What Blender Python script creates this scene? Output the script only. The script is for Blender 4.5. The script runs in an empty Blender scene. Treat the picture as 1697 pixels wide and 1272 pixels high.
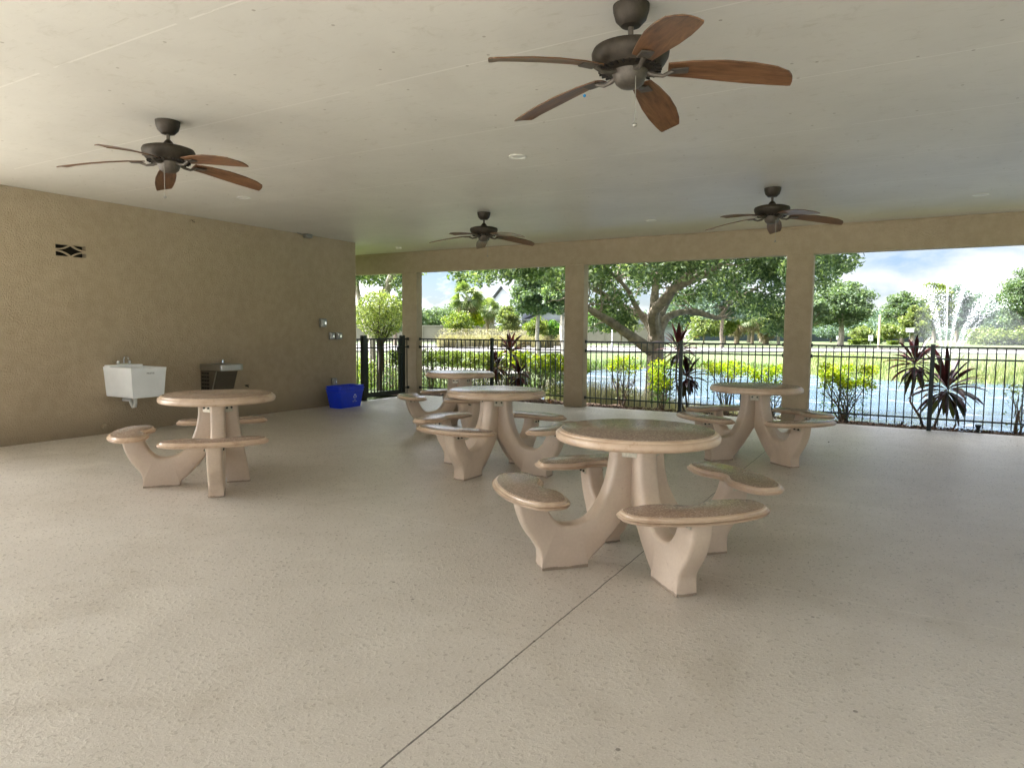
import bpy, math, random
import numpy as np
from mathutils import Vector, Matrix
rng = np.random.default_rng(7); random.seed(7)
PI = math.pi; R = math.radians
scene = bpy.context.scene
C = scene.collection

# ------------------------------------------------------------------ camera
F_PX = 1121.16; PITCH = -.0789752; ROLL = .0074792; YAW = -.5281094; EYE = Vector((0, 0, 1.41))
_cy, _sy = math.cos(YAW), math.sin(YAW)
fw = Vector((_sy*math.cos(PITCH), _cy*math.cos(PITCH), math.sin(PITCH)))
r0 = Vector((_cy, -_sy, 0)); u0 = r0.cross(fw)
rt = r0*math.cos(ROLL)+u0*math.sin(ROLL); up = -r0*math.sin(ROLL)+u0*math.cos(ROLL)
cam_d = bpy.data.cameras.new('camera'); cam = bpy.data.objects.new('camera', cam_d); C.objects.link(cam)
cam.matrix_world = Matrix(((rt.x, up.x, -fw.x, 0), (rt.y, up.y, -fw.y, 0), (rt.z, up.z, -fw.z, EYE.z), (0, 0, 0, 1)))
cam_d.sensor_width = 36; cam_d.lens = F_PX/1697*36; cam_d.clip_end = 3000; cam_d.clip_start = .05
scene.camera = cam

def at(px, py, depth):
    """point of the place seen at a given bearing, at a given distance"""
    return EYE+(fw+rt*((px-848.5)/F_PX)+up*((636-py)/F_PX))*depth

# ------------------------------------------------------------------ terrain
POND = [(-9.4, 18.2), (-3.5, 18.0), (-.5, 16.2), (6, 15.6), (13, 16), (17, 22), (17, 33), (10, 38.5), (4.7, 38.7), (0, 37.6), (-4.7, 40.7), (-9.6, 42), (-13.2, 41.6), (-16.2, 37.7), (-14.6, 30), (-12, 23)]
_P = np.array(POND)
def pond_sd(x, y):
    """signed distance to the water line (positive on land)"""
    x = np.asarray(x, float); y = np.asarray(y, float)
    best = np.full(x.shape, 1e9); inside = np.zeros(x.shape, bool)
    for i in range(len(_P)):
        a = _P[i]; b = _P[(i+1) % len(_P)]; d = b-a
        t = np.clip(((x-a[0])*d[0]+(y-a[1])*d[1])/(d@d), 0, 1)
        best = np.minimum(best, np.hypot(x-a[0]-t*d[0], y-a[1]-t*d[1]))
        c = ((a[1] > y) != (b[1] > y)) & (x < d[0]*(y-a[1])/(d[1]+1e-12)+a[0])
        inside ^= c
    return np.where(inside, -best, best)
WZ = -.9
def zg(x, y):
    x = np.asarray(x, float); y = np.asarray(y, float)
    s = pond_sd(x, y)
    near = np.clip((y-11.9)/5.5, 0, 1)            # bank that falls from the planting bed to the water
    bank = 5.5
    t = np.clip(s/np.where(y < 19, bank, 3.2), 0, 1)
    z = WZ+(.82)*(t**1.15)
    z = np.where(s < 0, WZ+np.maximum(s*.5, -1.2), z)
    z = np.where(y < 11.9, -.08, z)
    return z+.02*np.sin(x*.7)*np.cos(y*.5)*np.clip(s, 0, 1)

# ------------------------------------------------------------------ material helpers
def newmat(name):
    m = bpy.data.materials.new(name); m.use_nodes = True
    nt = m.node_tree; b = nt.nodes['Principled BSDF']
    return m, nt, b
def lk(nt, a, b): nt.links.new(a, b)
def noise(nt, scale, detail=4, rough=.55, vec=None, dist=0):
    n = nt.nodes.new('ShaderNodeTexNoise'); n.inputs['Scale'].default_value = scale; n.inputs['Detail'].default_value = detail
    n.inputs['Roughness'].default_value = rough; n.inputs['Distortion'].default_value = dist
    if vec is not None: lk(nt, vec, n.inputs['Vector'])
    return n
def ramp(nt, fac, stops):
    r = nt.nodes.new('ShaderNodeValToRGB'); e = r.color_ramp.elements
    while len(e) < len(stops): e.new(.5)
    for k, (p, c) in enumerate(stops):
        e[k].position = p; e[k].color = (*c, 1) if len(c) == 3 else c
    lk(nt, fac, r.inputs[0]); return r
def geo(nt): return nt.nodes.new('ShaderNodeNewGeometry')
def objco(nt): return nt.nodes.new('ShaderNodeTexCoord').outputs['Object']
def mixc(nt, fac, a, b, mode='MIX'):
    m = nt.nodes.new('ShaderNodeMix'); m.data_type = 'RGBA'; m.blend_type = mode
    for s, v in ((0, fac), (6, a), (7, b)):
        if hasattr(v, 'is_linked'): lk(nt, v, m.inputs[s])
        else: m.inputs[s].default_value = v if s == 0 else (*v, 1)
    return m.outputs[2]
def bump(nt, h, strength, dist=.01, normal=None):
    b = nt.nodes.new('ShaderNodeBump'); b.inputs['Strength'].default_value = strength; b.inputs['Distance'].default_value = dist
    lk(nt, h, b.inputs['Height'])
    if normal is not None: lk(nt, normal, b.inputs['Normal'])
    return b.outputs[0]
def mathn(nt, op, a, b=None, c=None):
    m = nt.nodes.new('ShaderNodeMath'); m.operation = op
    for i, v in enumerate((a, b, c)):
        if v is None: continue
        if hasattr(v, 'is_linked'): lk(nt, v, m.inputs[i])
        else: m.inputs[i].default_value = v
    return m.outputs[0]
def simple(name, col, rough=.5, metal=0, var=.12, scale=20, bmp=.1, spec=.5, bscale=None):
    m, nt, b = newmat(name)
    co = objco(nt); n = noise(nt, scale, 5, .6, co)
    c0 = tuple(v*(1-var) for v in col); c1 = tuple(min(1, v*(1+var)) for v in col)
    lk(nt, ramp(nt, n.outputs[0], [(.3, c0), (.7, c1)]).outputs[0], b.inputs['Base Color'])
    b.inputs['Roughness'].default_value = rough; b.inputs['Metallic'].default_value = metal
    b.inputs['Specular IOR Level'].default_value = spec
    if bmp:
        n2 = noise(nt, bscale or scale*4, 4, .6, co)
        lk(nt, bump(nt, n2.outputs[0], bmp, .005), b.inputs['Normal'])
    return m

def mathnv(nt, v):
    m = nt.nodes.new('ShaderNodeMapping'); m.inputs['Location'].default_value = (7, 3, 1); lk(nt, v, m.inputs[0]); return m.outputs[0]
M = {}
def mk_stucco():
    m, nt, b = newmat('stucco'); co = geo(nt).outputs['Position']
    big = noise(nt, .6, 4, .6, co); fine = noise(nt, 55, 5, .7, co); mid = noise(nt, 9, 4, .6, co)
    c = ramp(nt, big.outputs[0], [(.3, (.39, .315, .217)), (.7, (.455, .37, .26))]).outputs[0]
    c = mixc(nt, .35, c, ramp(nt, mid.outputs[0], [(.35, (.34, .273, .187)), (.65, (.47, .383, .277))]).outputs[0])
    # dirt splashed up from the floor
    sep = nt.nodes.new('ShaderNodeSeparateXYZ'); lk(nt, co, sep.inputs[0])
    low = mathn(nt, 'MULTIPLY', mathn(nt, 'SUBTRACT', 1, mathn(nt, 'MULTIPLY', sep.outputs[2], 3.0)), mid.outputs[0])
    lowc = mathn(nt, 'MAXIMUM', mathn(nt, 'MINIMUM', low, .6), 0)
    c = mixc(nt, lowc, c, (.19, .15, .10))
    lk(nt, c, b.inputs['Base Color']); b.inputs['Roughness'].default_value = .85
    v = nt.nodes.new('ShaderNodeTexVoronoi'); v.inputs['Scale'].default_value = 60; lk(nt, co, v.inputs['Vector'])
    h = mathn(nt, 'ADD', fine.outputs[0], mathn(nt, 'MULTIPLY', v.outputs[0], .5))
    lk(nt, bump(nt, h, .7, .016), b.inputs['Normal']); return m
M['stucco'] = mk_stucco()
def mk_ceiling():
    m, nt, b = newmat('ceiling_paint'); co = geo(nt).outputs['Position']
    big = noise(nt, .9, 5, .6, co, .4); st = noise(nt, 7, 6, .7, co, .6)
    c = ramp(nt, big.outputs[0], [(.3, (.60, .58, .515)), (.7, (.69, .67, .60))]).outputs[0]
    sep = nt.nodes.new('ShaderNodeSeparateXYZ'); lk(nt, co, sep.inputs[0])
    # taped board seams every 1.24 m
    f = mathn(nt, 'FRACT', mathn(nt, 'DIVIDE', mathn(nt, 'SUBTRACT', sep.outputs[1], 3.0), 1.24))
    d = mathn(nt, 'ABSOLUTE', mathn(nt, 'SUBTRACT', f, .485))
    seam = mathn(nt, 'MULTIPLY', mathn(nt, 'LESS_THAN', d, .0055), mathn(nt, 'GREATER_THAN', noise(nt, 1.6, 2, .5, co).outputs[0], .36))
    c = mixc(nt, mathn(nt, 'MULTIPLY', seam, .6), c, (.80, .78, .72))
    # scuffs and smudges streaked along the boards
    mp = nt.nodes.new('ShaderNodeMapping'); mp.inputs['Scale'].default_value = (2.2, 9, 1); lk(nt, co, mp.inputs[0])
    sm = noise(nt, 2.6, 8, .75, mp.outputs[0], .5)
    c = mixc(nt, ramp(nt, sm.outputs[0], [(.56, (0, 0, 0)), (.78, (.6, .6, .6))]).outputs[0], c, (.42, .39, .29))
    c = mixc(nt, ramp(nt, st.outputs[0], [(.30, (.35, .35, .35)), (.42, (0, 0, 0))]).outputs[0], c, (.46, .43, .34))
    v = nt.nodes.new('ShaderNodeTexVoronoi'); v.voronoi_dimensions = '2D'; v.inputs['Scale'].default_value = 1.7; lk(nt, co, v.inputs['Vector'])
    c = mixc(nt, mathn(nt, 'MULTIPLY', mathn(nt, 'LESS_THAN', v.outputs[0], .017), .55), c, (.22, .18, .11))
    lk(nt, c, b.inputs['Base Color']); b.inputs['Roughness'].default_value = .5; b.inputs['Specular IOR Level'].default_value = .4
    h = mathn(nt, 'ADD', mathn(nt, 'MULTIPLY', seam, .4), mathn(nt, 'MULTIPLY', noise(nt, 3.5, 6, .65, co).outputs[0], 1.3))
    lk(nt, bump(nt, h, .22, .012), b.inputs['Normal']); return m
M['ceiling'] = mk_ceiling()
def mk_floor():
    m, nt, b = newmat('textured_concrete'); co = geo(nt).outputs['Position']
    big = noise(nt, .45, 5, .6, co, .3); mid = noise(nt, 2.6, 6, .65, co); spk = noise(nt, 130, 3, .6, co)
    c = ramp(nt, big.outputs[0], [(.3, (.48, .44, .385)), (.7, (.60, .56, .505))]).outputs[0]
    c = mixc(nt, .45, c, ramp(nt, mid.outputs[0], [(.3, (.44, .40, .34)), (.7, (.63, .59, .535))]).outputs[0])
    c = mixc(nt, .34, c, ramp(nt, spk.outputs[0], [(.34, (.38, .34, .285)), (.64, (.66, .62, .565))]).outputs[0])
    sep = nt.nodes.new('ShaderNodeSeparateXYZ'); lk(nt, co, sep.inputs[0])
    jx = mathn(nt, 'LESS_THAN', mathn(nt, 'ABSOLUTE', mathn(nt, 'ADD', sep.outputs[0], mathn(nt, 'ADD', 1.40, mathn(nt, 'MULTIPLY', noise(nt, 6, 2, .5, co).outputs[0], .012)))), .0042)
    jy = mathn(nt, 'MULTIPLY', mathn(nt, 'LESS_THAN', mathn(nt, 'ABSOLUTE', mathn(nt, 'SUBTRACT', sep.outputs[1], mathn(nt, 'ADD', 3.88, mathn(nt, 'MULTIPLY', noise(nt, 3, 3, .5, co).outputs[0], .04)))), .005), .5)
    c = mixc(nt, jy, c, (.74, .70, .62))
    c = mixc(nt, mathn(nt, 'MULTIPLY', jx, .88), c, (.055, .045, .035))
    # traffic wear: broad darker and paler drifts
    wr = noise(nt, 1.1, 7, .7, co, 1.2)
    c = mixc(nt, ramp(nt, wr.outputs[0], [(.50, (0, 0, 0)), (.70, (.36, .36, .36))]).outputs[0], c, (.36, .315, .245))
    wp = noise(nt, .8, 6, .65, mathnv(nt, co), .9)
    c = mixc(nt, ramp(nt, wp.outputs[0], [(.55, (0, 0, 0)), (.72, (.4, .4, .4))]).outputs[0], c, (.70, .66, .59))
    # a few worn dark scuffs
    sc = noise(nt, 5.5, 3, .5, co, .8)
    c = mixc(nt, ramp(nt, sc.outputs[0], [(.77, (0, 0, 0)), (.86, (.7, .7, .7))]).outputs[0], c, (.15, .12, .085))
    v0 = nt.nodes.new('ShaderNodeTexVoronoi'); v0.voronoi_dimensions = '2D'; v0.inputs['Scale'].default_value = .9; lk(nt, co, v0.inputs['Vector'])
    c = mixc(nt, mathn(nt, 'MULTIPLY', mathn(nt, 'LESS_THAN', v0.outputs[0], .008), .7), c, (.08, .06, .04))
    lk(nt, c, b.inputs['Base Color'])
    # knock-down texture: flattened islands that catch the light
    v = nt.nodes.new('ShaderNodeTexVoronoi'); v.feature = 'SMOOTH_F1'; v.inputs['Scale'].default_value = 34; lk(nt, co, v.inputs['Vector'])
    isl = noise(nt, 42, 5, .62, co, .5)
    island = ramp(nt, isl.outputs[0], [(.44, (0, 0, 0)), (.62, (1, 1, 1))]).outputs[0]
    rg = ramp(nt, isl.outputs[0], [(.44, (.52, .52, .52)), (.62, (.24, .24, .24))]).outputs[0]
    lk(nt, rg, b.inputs['Roughness']); b.inputs['Specular IOR Level'].default_value = .75
    b.inputs['Coat Weight'].default_value = .15; b.inputs['Coat Roughness'].default_value = .30
    h = mathn(nt, 'ADD', mathn(nt, 'MULTIPLY', island, .32), mathn(nt, 'MULTIPLY', noise(nt, 190, 3, .6, co).outputs[0], .5))
    h = mathn(nt, 'SUBTRACT', h, mathn(nt, 'MULTIPLY', jx, 3.))
    bn_ = bump(nt, h, .42, .006); lk(nt, bn_, b.inputs['Normal']); lk(nt, bn_, b.inputs['Coat Normal']); return m
M['floor'] = mk_floor()
M['bounce_deck'] = simple('bounce_concrete', (.57, .55, .51), .8, 0, .12, 3, .3)
def objvar(nt):
    oi = nt.nodes.new('ShaderNodeObjectInfo'); vm = nt.nodes.new('ShaderNodeVectorMath'); vm.operation = 'ADD'
    cb = nt.nodes.new('ShaderNodeCombineXYZ'); r = mathn(nt, 'MULTIPLY', oi.outputs['Random'], 37)
    for i in range(3): lk(nt, r, cb.inputs[i])
    lk(nt, objco(nt), vm.inputs[0]); lk(nt, cb.outputs[0], vm.inputs[1]); return vm.outputs[0], oi.outputs['Random']
def tint(nt, c, r, lo=.86, hi=1.06):
    v = mathn(nt, 'ADD', lo, mathn(nt, 'MULTIPLY', r, hi-lo)); m = nt.nodes.new('ShaderNodeVectorMath'); m.operation = 'SCALE'
    lk(nt, c, m.inputs[0]); lk(nt, v, m.inputs['Scale']); return m.outputs[0]
def mk_cast():
    m, nt, b = newmat('cast_concrete'); co, rd = objvar(nt)
    n = noise(nt, 3.5, 5, .6, co); f = noise(nt, 60, 3, .6, co)
    c = ramp(nt, n.outputs[0], [(.3, (.58, .465, .36)), (.7, (.68, .56, .45))]).outputs[0]
    c = mixc(nt, .25, c, ramp(nt, f.outputs[0], [(.3, (.52, .415, .32)), (.7, (.71, .585, .47))]).outputs[0])
    p = noise(nt, 9, 4, .7, co, .5)
    c = mixc(nt, ramp(nt, p.outputs[0], [(.66, (0, 0, 0)), (.76, (.5, .5, .5))]).outputs[0], c, (.35, .235, .16))
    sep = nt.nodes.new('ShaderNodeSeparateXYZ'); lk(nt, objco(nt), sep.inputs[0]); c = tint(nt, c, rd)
    foot_dark = mathn(nt, 'LESS_THAN', sep.outputs[2], mathn(nt, 'MULTIPLY', p.outputs[0], .028))  # darker band with a noisy edge at the foot of each leg
    c = mixc(nt, mathn(nt, 'MULTIPLY', foot_dark, .7), c, (.17, .125, .085))
    st = noise(nt, 2.2, 6, .7, co, 1.0)
    c = mixc(nt, ramp(nt, st.outputs[0], [(.52, (0, 0, 0)), (.72, (.45, .45, .45))]).outputs[0], c, (.44, .33, .235))
    lk(nt, c, b.inputs['Base Color']); b.inputs['Roughness'].default_value = .42
    pit = nt.nodes.new('ShaderNodeTexVoronoi'); pit.inputs['Scale'].default_value = 26; lk(nt, co, pit.inputs['Vector'])
    hp = mathn(nt, 'SUBTRACT', f.outputs[0], mathn(nt, 'MULTIPLY', mathn(nt, 'LESS_THAN', pit.outputs[0], .09), 2.5))
    lk(nt, bump(nt, hp, .2, .004), b.inputs['Normal']); return m
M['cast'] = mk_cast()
def mk_edge():
    m, nt, b = newmat('cast_edge'); co, rd = objvar(nt)
    n = noise(nt, 5, 5, .65, co, .4)
    c = ramp(nt, n.outputs[0], [(.28, (.44, .29, .19)), (.45, (.57, .42, .30)), (.7, (.66, .51, .385))]).outputs[0]
    p = noise(nt, 17, 5, .7, co)
    c = mixc(nt, ramp(nt, p.outputs[0], [(.6, (0, 0, 0)), (.72, (.6, .6, .6))]).outputs[0], c, (.36, .19, .095))
    lk(nt, tint(nt, c, rd), b.inputs['Base Color']); b.inputs['Roughness'].default_value = .32
    b.inputs['Coat Weight'].default_value = .18; b.inputs['Coat Roughness'].default_value = .12
    lk(nt, bump(nt, p.outputs[0], .1, .004), b.inputs['Normal']); return m
M['edge'] = mk_edge()
def mk_agg():
    m, nt, b = newmat('exposed_aggregate'); co, rd = objvar(nt)
    v = nt.nodes.new('ShaderNodeTexVoronoi'); v.inputs['Scale'].default_value = 150; lk(nt, co, v.inputs['Vector'])
    c = ramp(nt, v.outputs['Color'], [(.1, (.20, .14, .11)), (.4, (.28, .205, .16)), (.62, (.33, .245, .195)), (.9, (.50, .42, .36))])
    c = mixc(nt, ramp(nt, noise(nt, 3, 4, .6, co).outputs[0], [(.35, (.0, .0, .0)), (.7, (.5, .5, .5))]).outputs[0], c.outputs[0], (.25, .165, .12))
    lk(nt, tint(nt, c, rd, 1.0, 1.2), b.inputs['Base Color']); b.inputs['Roughness'].default_value = .30
    lk(nt, ramp(nt, v.outputs['Color'], [(0, (.20,)*3), (1, (.25,)*3)]).outputs[0], b.inputs['Roughness'])
    lk(nt, bump(nt, v.outputs[0], .06, .002), b.inputs['Normal']); return m
M['agg'] = mk_agg()
def mk_wood():
    m, nt, b = newmat('fan_wood'); co = objco(nt)
    mp = nt.nodes.new('ShaderNodeMapping'); mp.inputs['Scale'].default_value = (2.0, 32, 32); lk(nt, co, mp.inputs[0])
    n = noise(nt, 1.3, 6, .65, mp.outputs[0], .6)
    c = ramp(nt, n.outputs[0], [(.25, (.035, .015, .007)), (.42, (.105, .048, .021)), (.55, (.15, .072, .032)), (.75, (.22, .115, .055))])
    lk(nt, c.outputs[0], b.inputs['Base Color']); b.inputs['Roughness'].default_value = .42
    lk(nt, bump(nt, n.outputs[0], .1, .002), b.inputs['Normal']); return m
M['wood'] = mk_wood()
M['bronze'] = simple('bronze', (.045, .035, .025), .55, .55, .25, 30, .08)
M['bronze_light'] = simple('bronze_cap', (.10, .084, .068), .5, .4, .2, 40, .15)
M['black'] = simple('black_metal', (.012, .02, .018), .35, .2, .15, 30, .05)
M['post'] = simple('green_black_metal', (.006, .013, .012), .35, .2, .2, 30, .05)
M['white_plastic'] = simple('white_plastic', (.84, .88, .92), .32, 0, .04, 6, .03)
M['chrome'] = simple('chrome', (.8, .8, .82), .12, 1, .02, 10, 0)
M['steel'] = simple('brushed_steel', (.42, .41, .385), .34, .9, .1, 30, .08)
M['dark_steel'] = simple('dark_panel', (.10, .085, .065), .45, .3, .12, 14, .05)
M['grey_box'] = simple('grey_metal', (.36, .36, .35), .38, .7, .15, 30, .1)
M['dark'] = simple('dark_void', (.012, .009, .006), .9, 0, .1, 10, 0)
M['blue'] = simple('blue_plastic', (.008, .05, .78), .35, 0, .12, 8, .05)
M['white_print'] = simple('white_print', (.75, .82, .88), .6, 0, .05, 30, 0)
M['grey_print'] = simple('grey_print', (.10, .11, .14), .5, 0, .05, 30, 0)
M['bracket'] = simple('cream_bracket', (.56, .52, .42), .4, .3, .2, 60, .1)
M['bolt'] = simple('dark_bolt', (.03, .022, .018), .5, .5, .2, 60, .1)
M['bark'] = simple('bark', (.26, .215, .165), .9, 0, .45, 7, 1.0, .3, 30)
M['bark_pale'] = simple('pale_bark', (.34, .30, .25), .9, 0, .35, 8, .8, .3, 30)
M['palm_trunk'] = simple('palm_bark', (.22, .17, .12), .9, 0, .35, 12, .6, .3, 30)
M['twig'] = simple('twig', (.13, .09, .06), .85, 0, .4, 20, .3)
M['dark_twig'] = simple('dark_twig', (.055, .04, .03), .85, 0, .4, 20, .3)
M['pipe'] = simple('grey_pvc', (.70, .70, .68), .45, 0, .1, 20, 0)
M['house_wall'] = simple('house_wall', (.30, .32, .35), .7, 0, .05, 2, 0)
M['roof_grey'] = simple('roof_shingle', (.22, .22, .25), .85, 0, .25, 3, .2)
M['window_glass'] = simple('window_glass', (.10, .16, .20), .08, 0, .2, 1, 0, .8)
M['wall_beige'] = simple('boundary_wall', (.20, .182, .155), .85, 0, .12, .7, .2)
M['wall_cap'] = simple('wall_cap', (.26, .24, .21), .8, 0, .1, 1, .1)
M['screen'] = simple('fence_screen', (.03, .045, .055), .8, 0, .3, .8, .2)
M['timber'] = simple('pale_timber', (.50, .43, .30), .8, 0, .2, 4, .2)
M['sign_white'] = simple('sign_white', (.8, .82, .85), .5, 0, .05, 8, 0)
M['lamp_ring'] = simple('lamp_ring', (.78, .77, .72), .4, 0, .05, 10, 0)
M['lens'] = simple('lamp_lens', (.70, .69, .64), .3, 0, .1, 20, .2)
M['road'] = simple('road_concrete', (.16, .15, .145), .85, 0, .12, .35, .2)
M['kerb'] = simple('kerb_concrete', (.26, .245, .225), .85, 0, .12, .8, .2)
M['mulch'] = simple('mulch', (.075, .05, .035), .95, 0, .6, 26, 1., .2, 45)
M['chain'] = simple('pull_chain', (.35, .34, .30), .4, .7, .1, 50, 0)
M['tag_blue'] = simple('blue_tag', (.02, .25, .55), .4, 0, .1, 50, 0)

def leafmat(name, stops, tr=.35, rough=.5, k=.66):
    stops = [(p, tuple(v*k for v in c)) for p, c in stops]
    m = bpy.data.materials.new(name); m.use_nodes = True; nt = m.node_tree; nt.nodes.clear()
    out = nt.nodes.new('ShaderNodeOutputMaterial'); g = geo(nt)
    n = noise(nt, .9, 3, .6, g.outputs['Position'])
    f = mathn(nt, 'ADD', mathn(nt, 'MULTIPLY', g.outputs['Random Per Island'], .65), mathn(nt, 'MULTIPLY', n.outputs[0], .45))
    c = ramp(nt, f, stops).outputs[0]
    d = nt.nodes.new('ShaderNodeBsdfPrincipled'); d.inputs['Roughness'].default_value = rough; d.inputs['Specular IOR Level'].default_value = .35
    lk(nt, c, d.inputs['Base Color'])
    t = nt.nodes.new('ShaderNodeBsdfTranslucent')
    c2 = mixc(nt, 1.0, c, (1.15, 1.25, .55), 'MULTIPLY'); lk(nt, c2, t.inputs[0])
    mx = nt.nodes.new('ShaderNodeMixShader'); mx.inputs[0].default_value = tr
    lk(nt, d.outputs[0], mx.inputs[1]); lk(nt, t.outputs[0], mx.inputs[2]); lk(nt, mx.outputs[0], out.inputs[0])
    return m
L = {
 'oak': leafmat('oak_leaf', [(.2, (.05, .085, .045)), (.5, (.10, .155, .07)), (.75, (.20, .27, .115)), (.9, (.40, .46, .26))], .42, k=.92),  # palest stop puts crown highlights into the leaf colour
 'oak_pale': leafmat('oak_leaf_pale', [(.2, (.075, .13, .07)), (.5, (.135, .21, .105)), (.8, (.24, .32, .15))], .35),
 'oak_haze': leafmat('far_leaf_haze', [(.2, (.09, .15, .13)), (.5, (.15, .23, .18)), (.8, (.24, .33, .23))], .3),  # bluish air haze put into the leaf colour of far trees
 'olive': leafmat('olive_leaf', [(.2, (.12, .17, .06)), (.5, (.21, .28, .09)), (.8, (.36, .40, .13))], .35),
 'lime': leafmat('lime_leaf', [(.2, (.10, .18, .03)), (.5, (.22, .32, .05)), (.8, (.42, .48, .09))], .4, k=.52),
 'gold': leafmat('golden_leaf', [(.2, (.16, .30, .01)), (.5, (.42, .58, .012)), (.8, (.74, .72, .03))], .5, k=.62),
 'green': leafmat('green_leaf', [(.2, (.04, .12, .02)), (.5, (.09, .22, .03)), (.8, (.20, .36, .05))], .4),
 'topiary': leafmat('topiary_leaf', [(.2, (.13, .19, .05)), (.5, (.32, .41, .12)), (.8, (.66, .72, .27))], .45, k=.46),
 'palm': leafmat('palm_leaf', [(.2, (.10, .16, .05)), (.5, (.18, .26, .08)), (.8, (.33, .37, .15))], .35),
 'thatch': leafmat('dead_frond', [(.2, (.22, .17, .10)), (.5, (.33, .27, .16)), (.8, (.48, .40, .25))], .25),
 'ti': leafmat('ti_leaf', [(.2, (.018, .006, .010)), (.5, (.05, .012, .016)), (.75, (.10, .02, .022)), (.9, (.20, .10, .10))], .3, .3),
 'ti_green': leafmat('ti_leaf_green', [(.2, (.03, .05, .015)), (.5, (.05, .03, .018)), (.8, (.12, .14, .04))], .3, .35),
 'dry': leafmat('dry_grass', [(.2, (.30, .26, .16)), (.5, (.45, .40, .25)), (.8, (.62, .57, .40))], .3),
 'plume': leafmat('plume_grass', [(.2, (.34, .28, .15)), (.5, (.46, .41, .25)), (.8, (.60, .56, .40))], .3),
 'reed': leafmat('reed_grass', [(.2, (.18, .26, .10)), (.5, (.33, .40, .18)), (.8, (.58, .58, .32))], .35),
 'grass': leafmat('lawn_grass', [(.2, (.06, .13, .02)), (.5, (.12, .22, .04)), (.8, (.24, .32, .08))], .35),
 'bromeliad': leafmat('bromeliad_leaf', [(.2, (.25, .08, .05)), (.6, (.45, .22, .12)), (.9, (.50, .42, .20))], .3),
 'pinkflower': leafmat('pale_flower', [(.2, (.30, .32, .20)), (.6, (.55, .45, .42)), (.9, (.75, .68, .66))], .3),
}

# ------------------------------------------------------------------ mesh helpers
class MB:
    def __init__(s): s.v = []; s.f = []
    def add(s, vs, fs):
        o = len(s.v); s.v += [tuple(v) for v in vs]; s.f += [tuple(i+o for i in f) for f in fs]; return s
    def box(s, x0, x1, y0, y1, z0, z1):
        return s.add([(x0, y0, z0), (x1, y0, z0), (x1, y1, z0), (x0, y1, z0), (x0, y0, z1), (x1, y0, z1), (x1, y1, z1), (x0, y1, z1)],
                     [(0, 3, 2, 1), (4, 5, 6, 7), (0, 1, 5, 4), (1, 2, 6, 5), (2, 3, 7, 6), (3, 0, 4, 7)])
    def rbox(s, x0, x1, y0, y1, z0, z1, c=.01):
        """box with chamfered vertical edges and top / bottom rims"""
        out = []
        for z, i in ((z0, c), (z0+c, 0), (z1-c, 0), (z1, c)):
            a, b, d, e = x0+i, x1-i, y0+i, y1-i
            out.append([(a+c, d, z), (b-c, d, z), (b, d+c, z), (b, e-c, z), (b-c, e, z), (a+c, e, z), (a, e-c, z), (a, d+c, z)])
        return s.loft(out)
    def loft(s, rings, cap=True, closed=True):
        n = len(rings[0]); vs = [p for r in rings for p in r]; fs = []
        for k in range(len(rings)-1):
            for i in range(n if closed else n-1):
                j = (i+1) % n
                fs.append((k*n+i, k*n+j, (k+1)*n+j, (k+1)*n+i))
        if cap: fs.append(tuple(range(n))[::-1]); fs.append(tuple((len(rings)-1)*n+i for i in range(n)))
        return s.add(vs, fs)
    def tube(s, pts, rad, n=8, cap=True):
        pts = [Vector(p) for p in pts]
        if not hasattr(rad, '__len__'): rad = [rad]*len(pts)
        rings = []; prev = None
        for i, p in enumerate(pts):
            t = (pts[min(i+1, len(pts)-1)]-pts[max(i-1, 0)])
            t = t.normalized() if t.length > 1e-9 else Vector((0, 0, 1))
            if prev is None: a = t.orthogonal().normalized()
            else:
                a = prev-t*prev.dot(t); a = a.normalized() if a.length > 1e-6 else t.orthogonal().normalized()
            prev = a; b = t.cross(a)
            rings.append([p+(a*math.cos(2*PI*k/n)+b*math.sin(2*PI*k/n))*rad[i] for k in range(n)])
        return s.loft(rings, cap)
    def lathe(s, prof, n=32, c=(0, 0, 0)):
        rings = [[(c[0]+r*math.cos(2*PI*k/n), c[1]+r*math.sin(2*PI*k/n), c[2]+z) for k in range(n)] for r, z in prof]
        return s.loft(rings, True)
    def build(s, name, mat, parent=None, smooth=True, ang=35, loc=None):
        me = bpy.data.meshes.new(name); me.from_pydata(s.v, [], s.f); me.update()
        o = bpy.data.objects.new(name, me); C.objects.link(o)
        if mat: me.materials.append(mat)
        if smooth:
            me.shade_smooth(); me.set_sharp_from_angle(angle=R(ang))
        if parent is not None: o.parent = parent
        if loc is not None: o.location = loc
        return o
def tag(o, label=None, cat=None, group=None, kind=None):
    if label: o['label'] = label
    if cat: o['category'] = cat
    if group: o['group'] = group
    if kind: o['kind'] = kind
    return o
def empty(name, loc, rz=0, label=None, cat=None, group=None):
    o = bpy.data.objects.new(name, None); C.objects.link(o); o.location = loc; o.rotation_euler = (0, 0, rz)
    o.empty_display_size = .2
    return tag(o, label, cat, group)
def copy_tree(o, parent=None, keep=True):
    c = o.copy(); C.objects.link(c); c.parent = parent
    for ch in [x for x in allobj(o)]: copy_tree(ch, c)
    return c
def allobj(o): return list(o.children)
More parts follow.
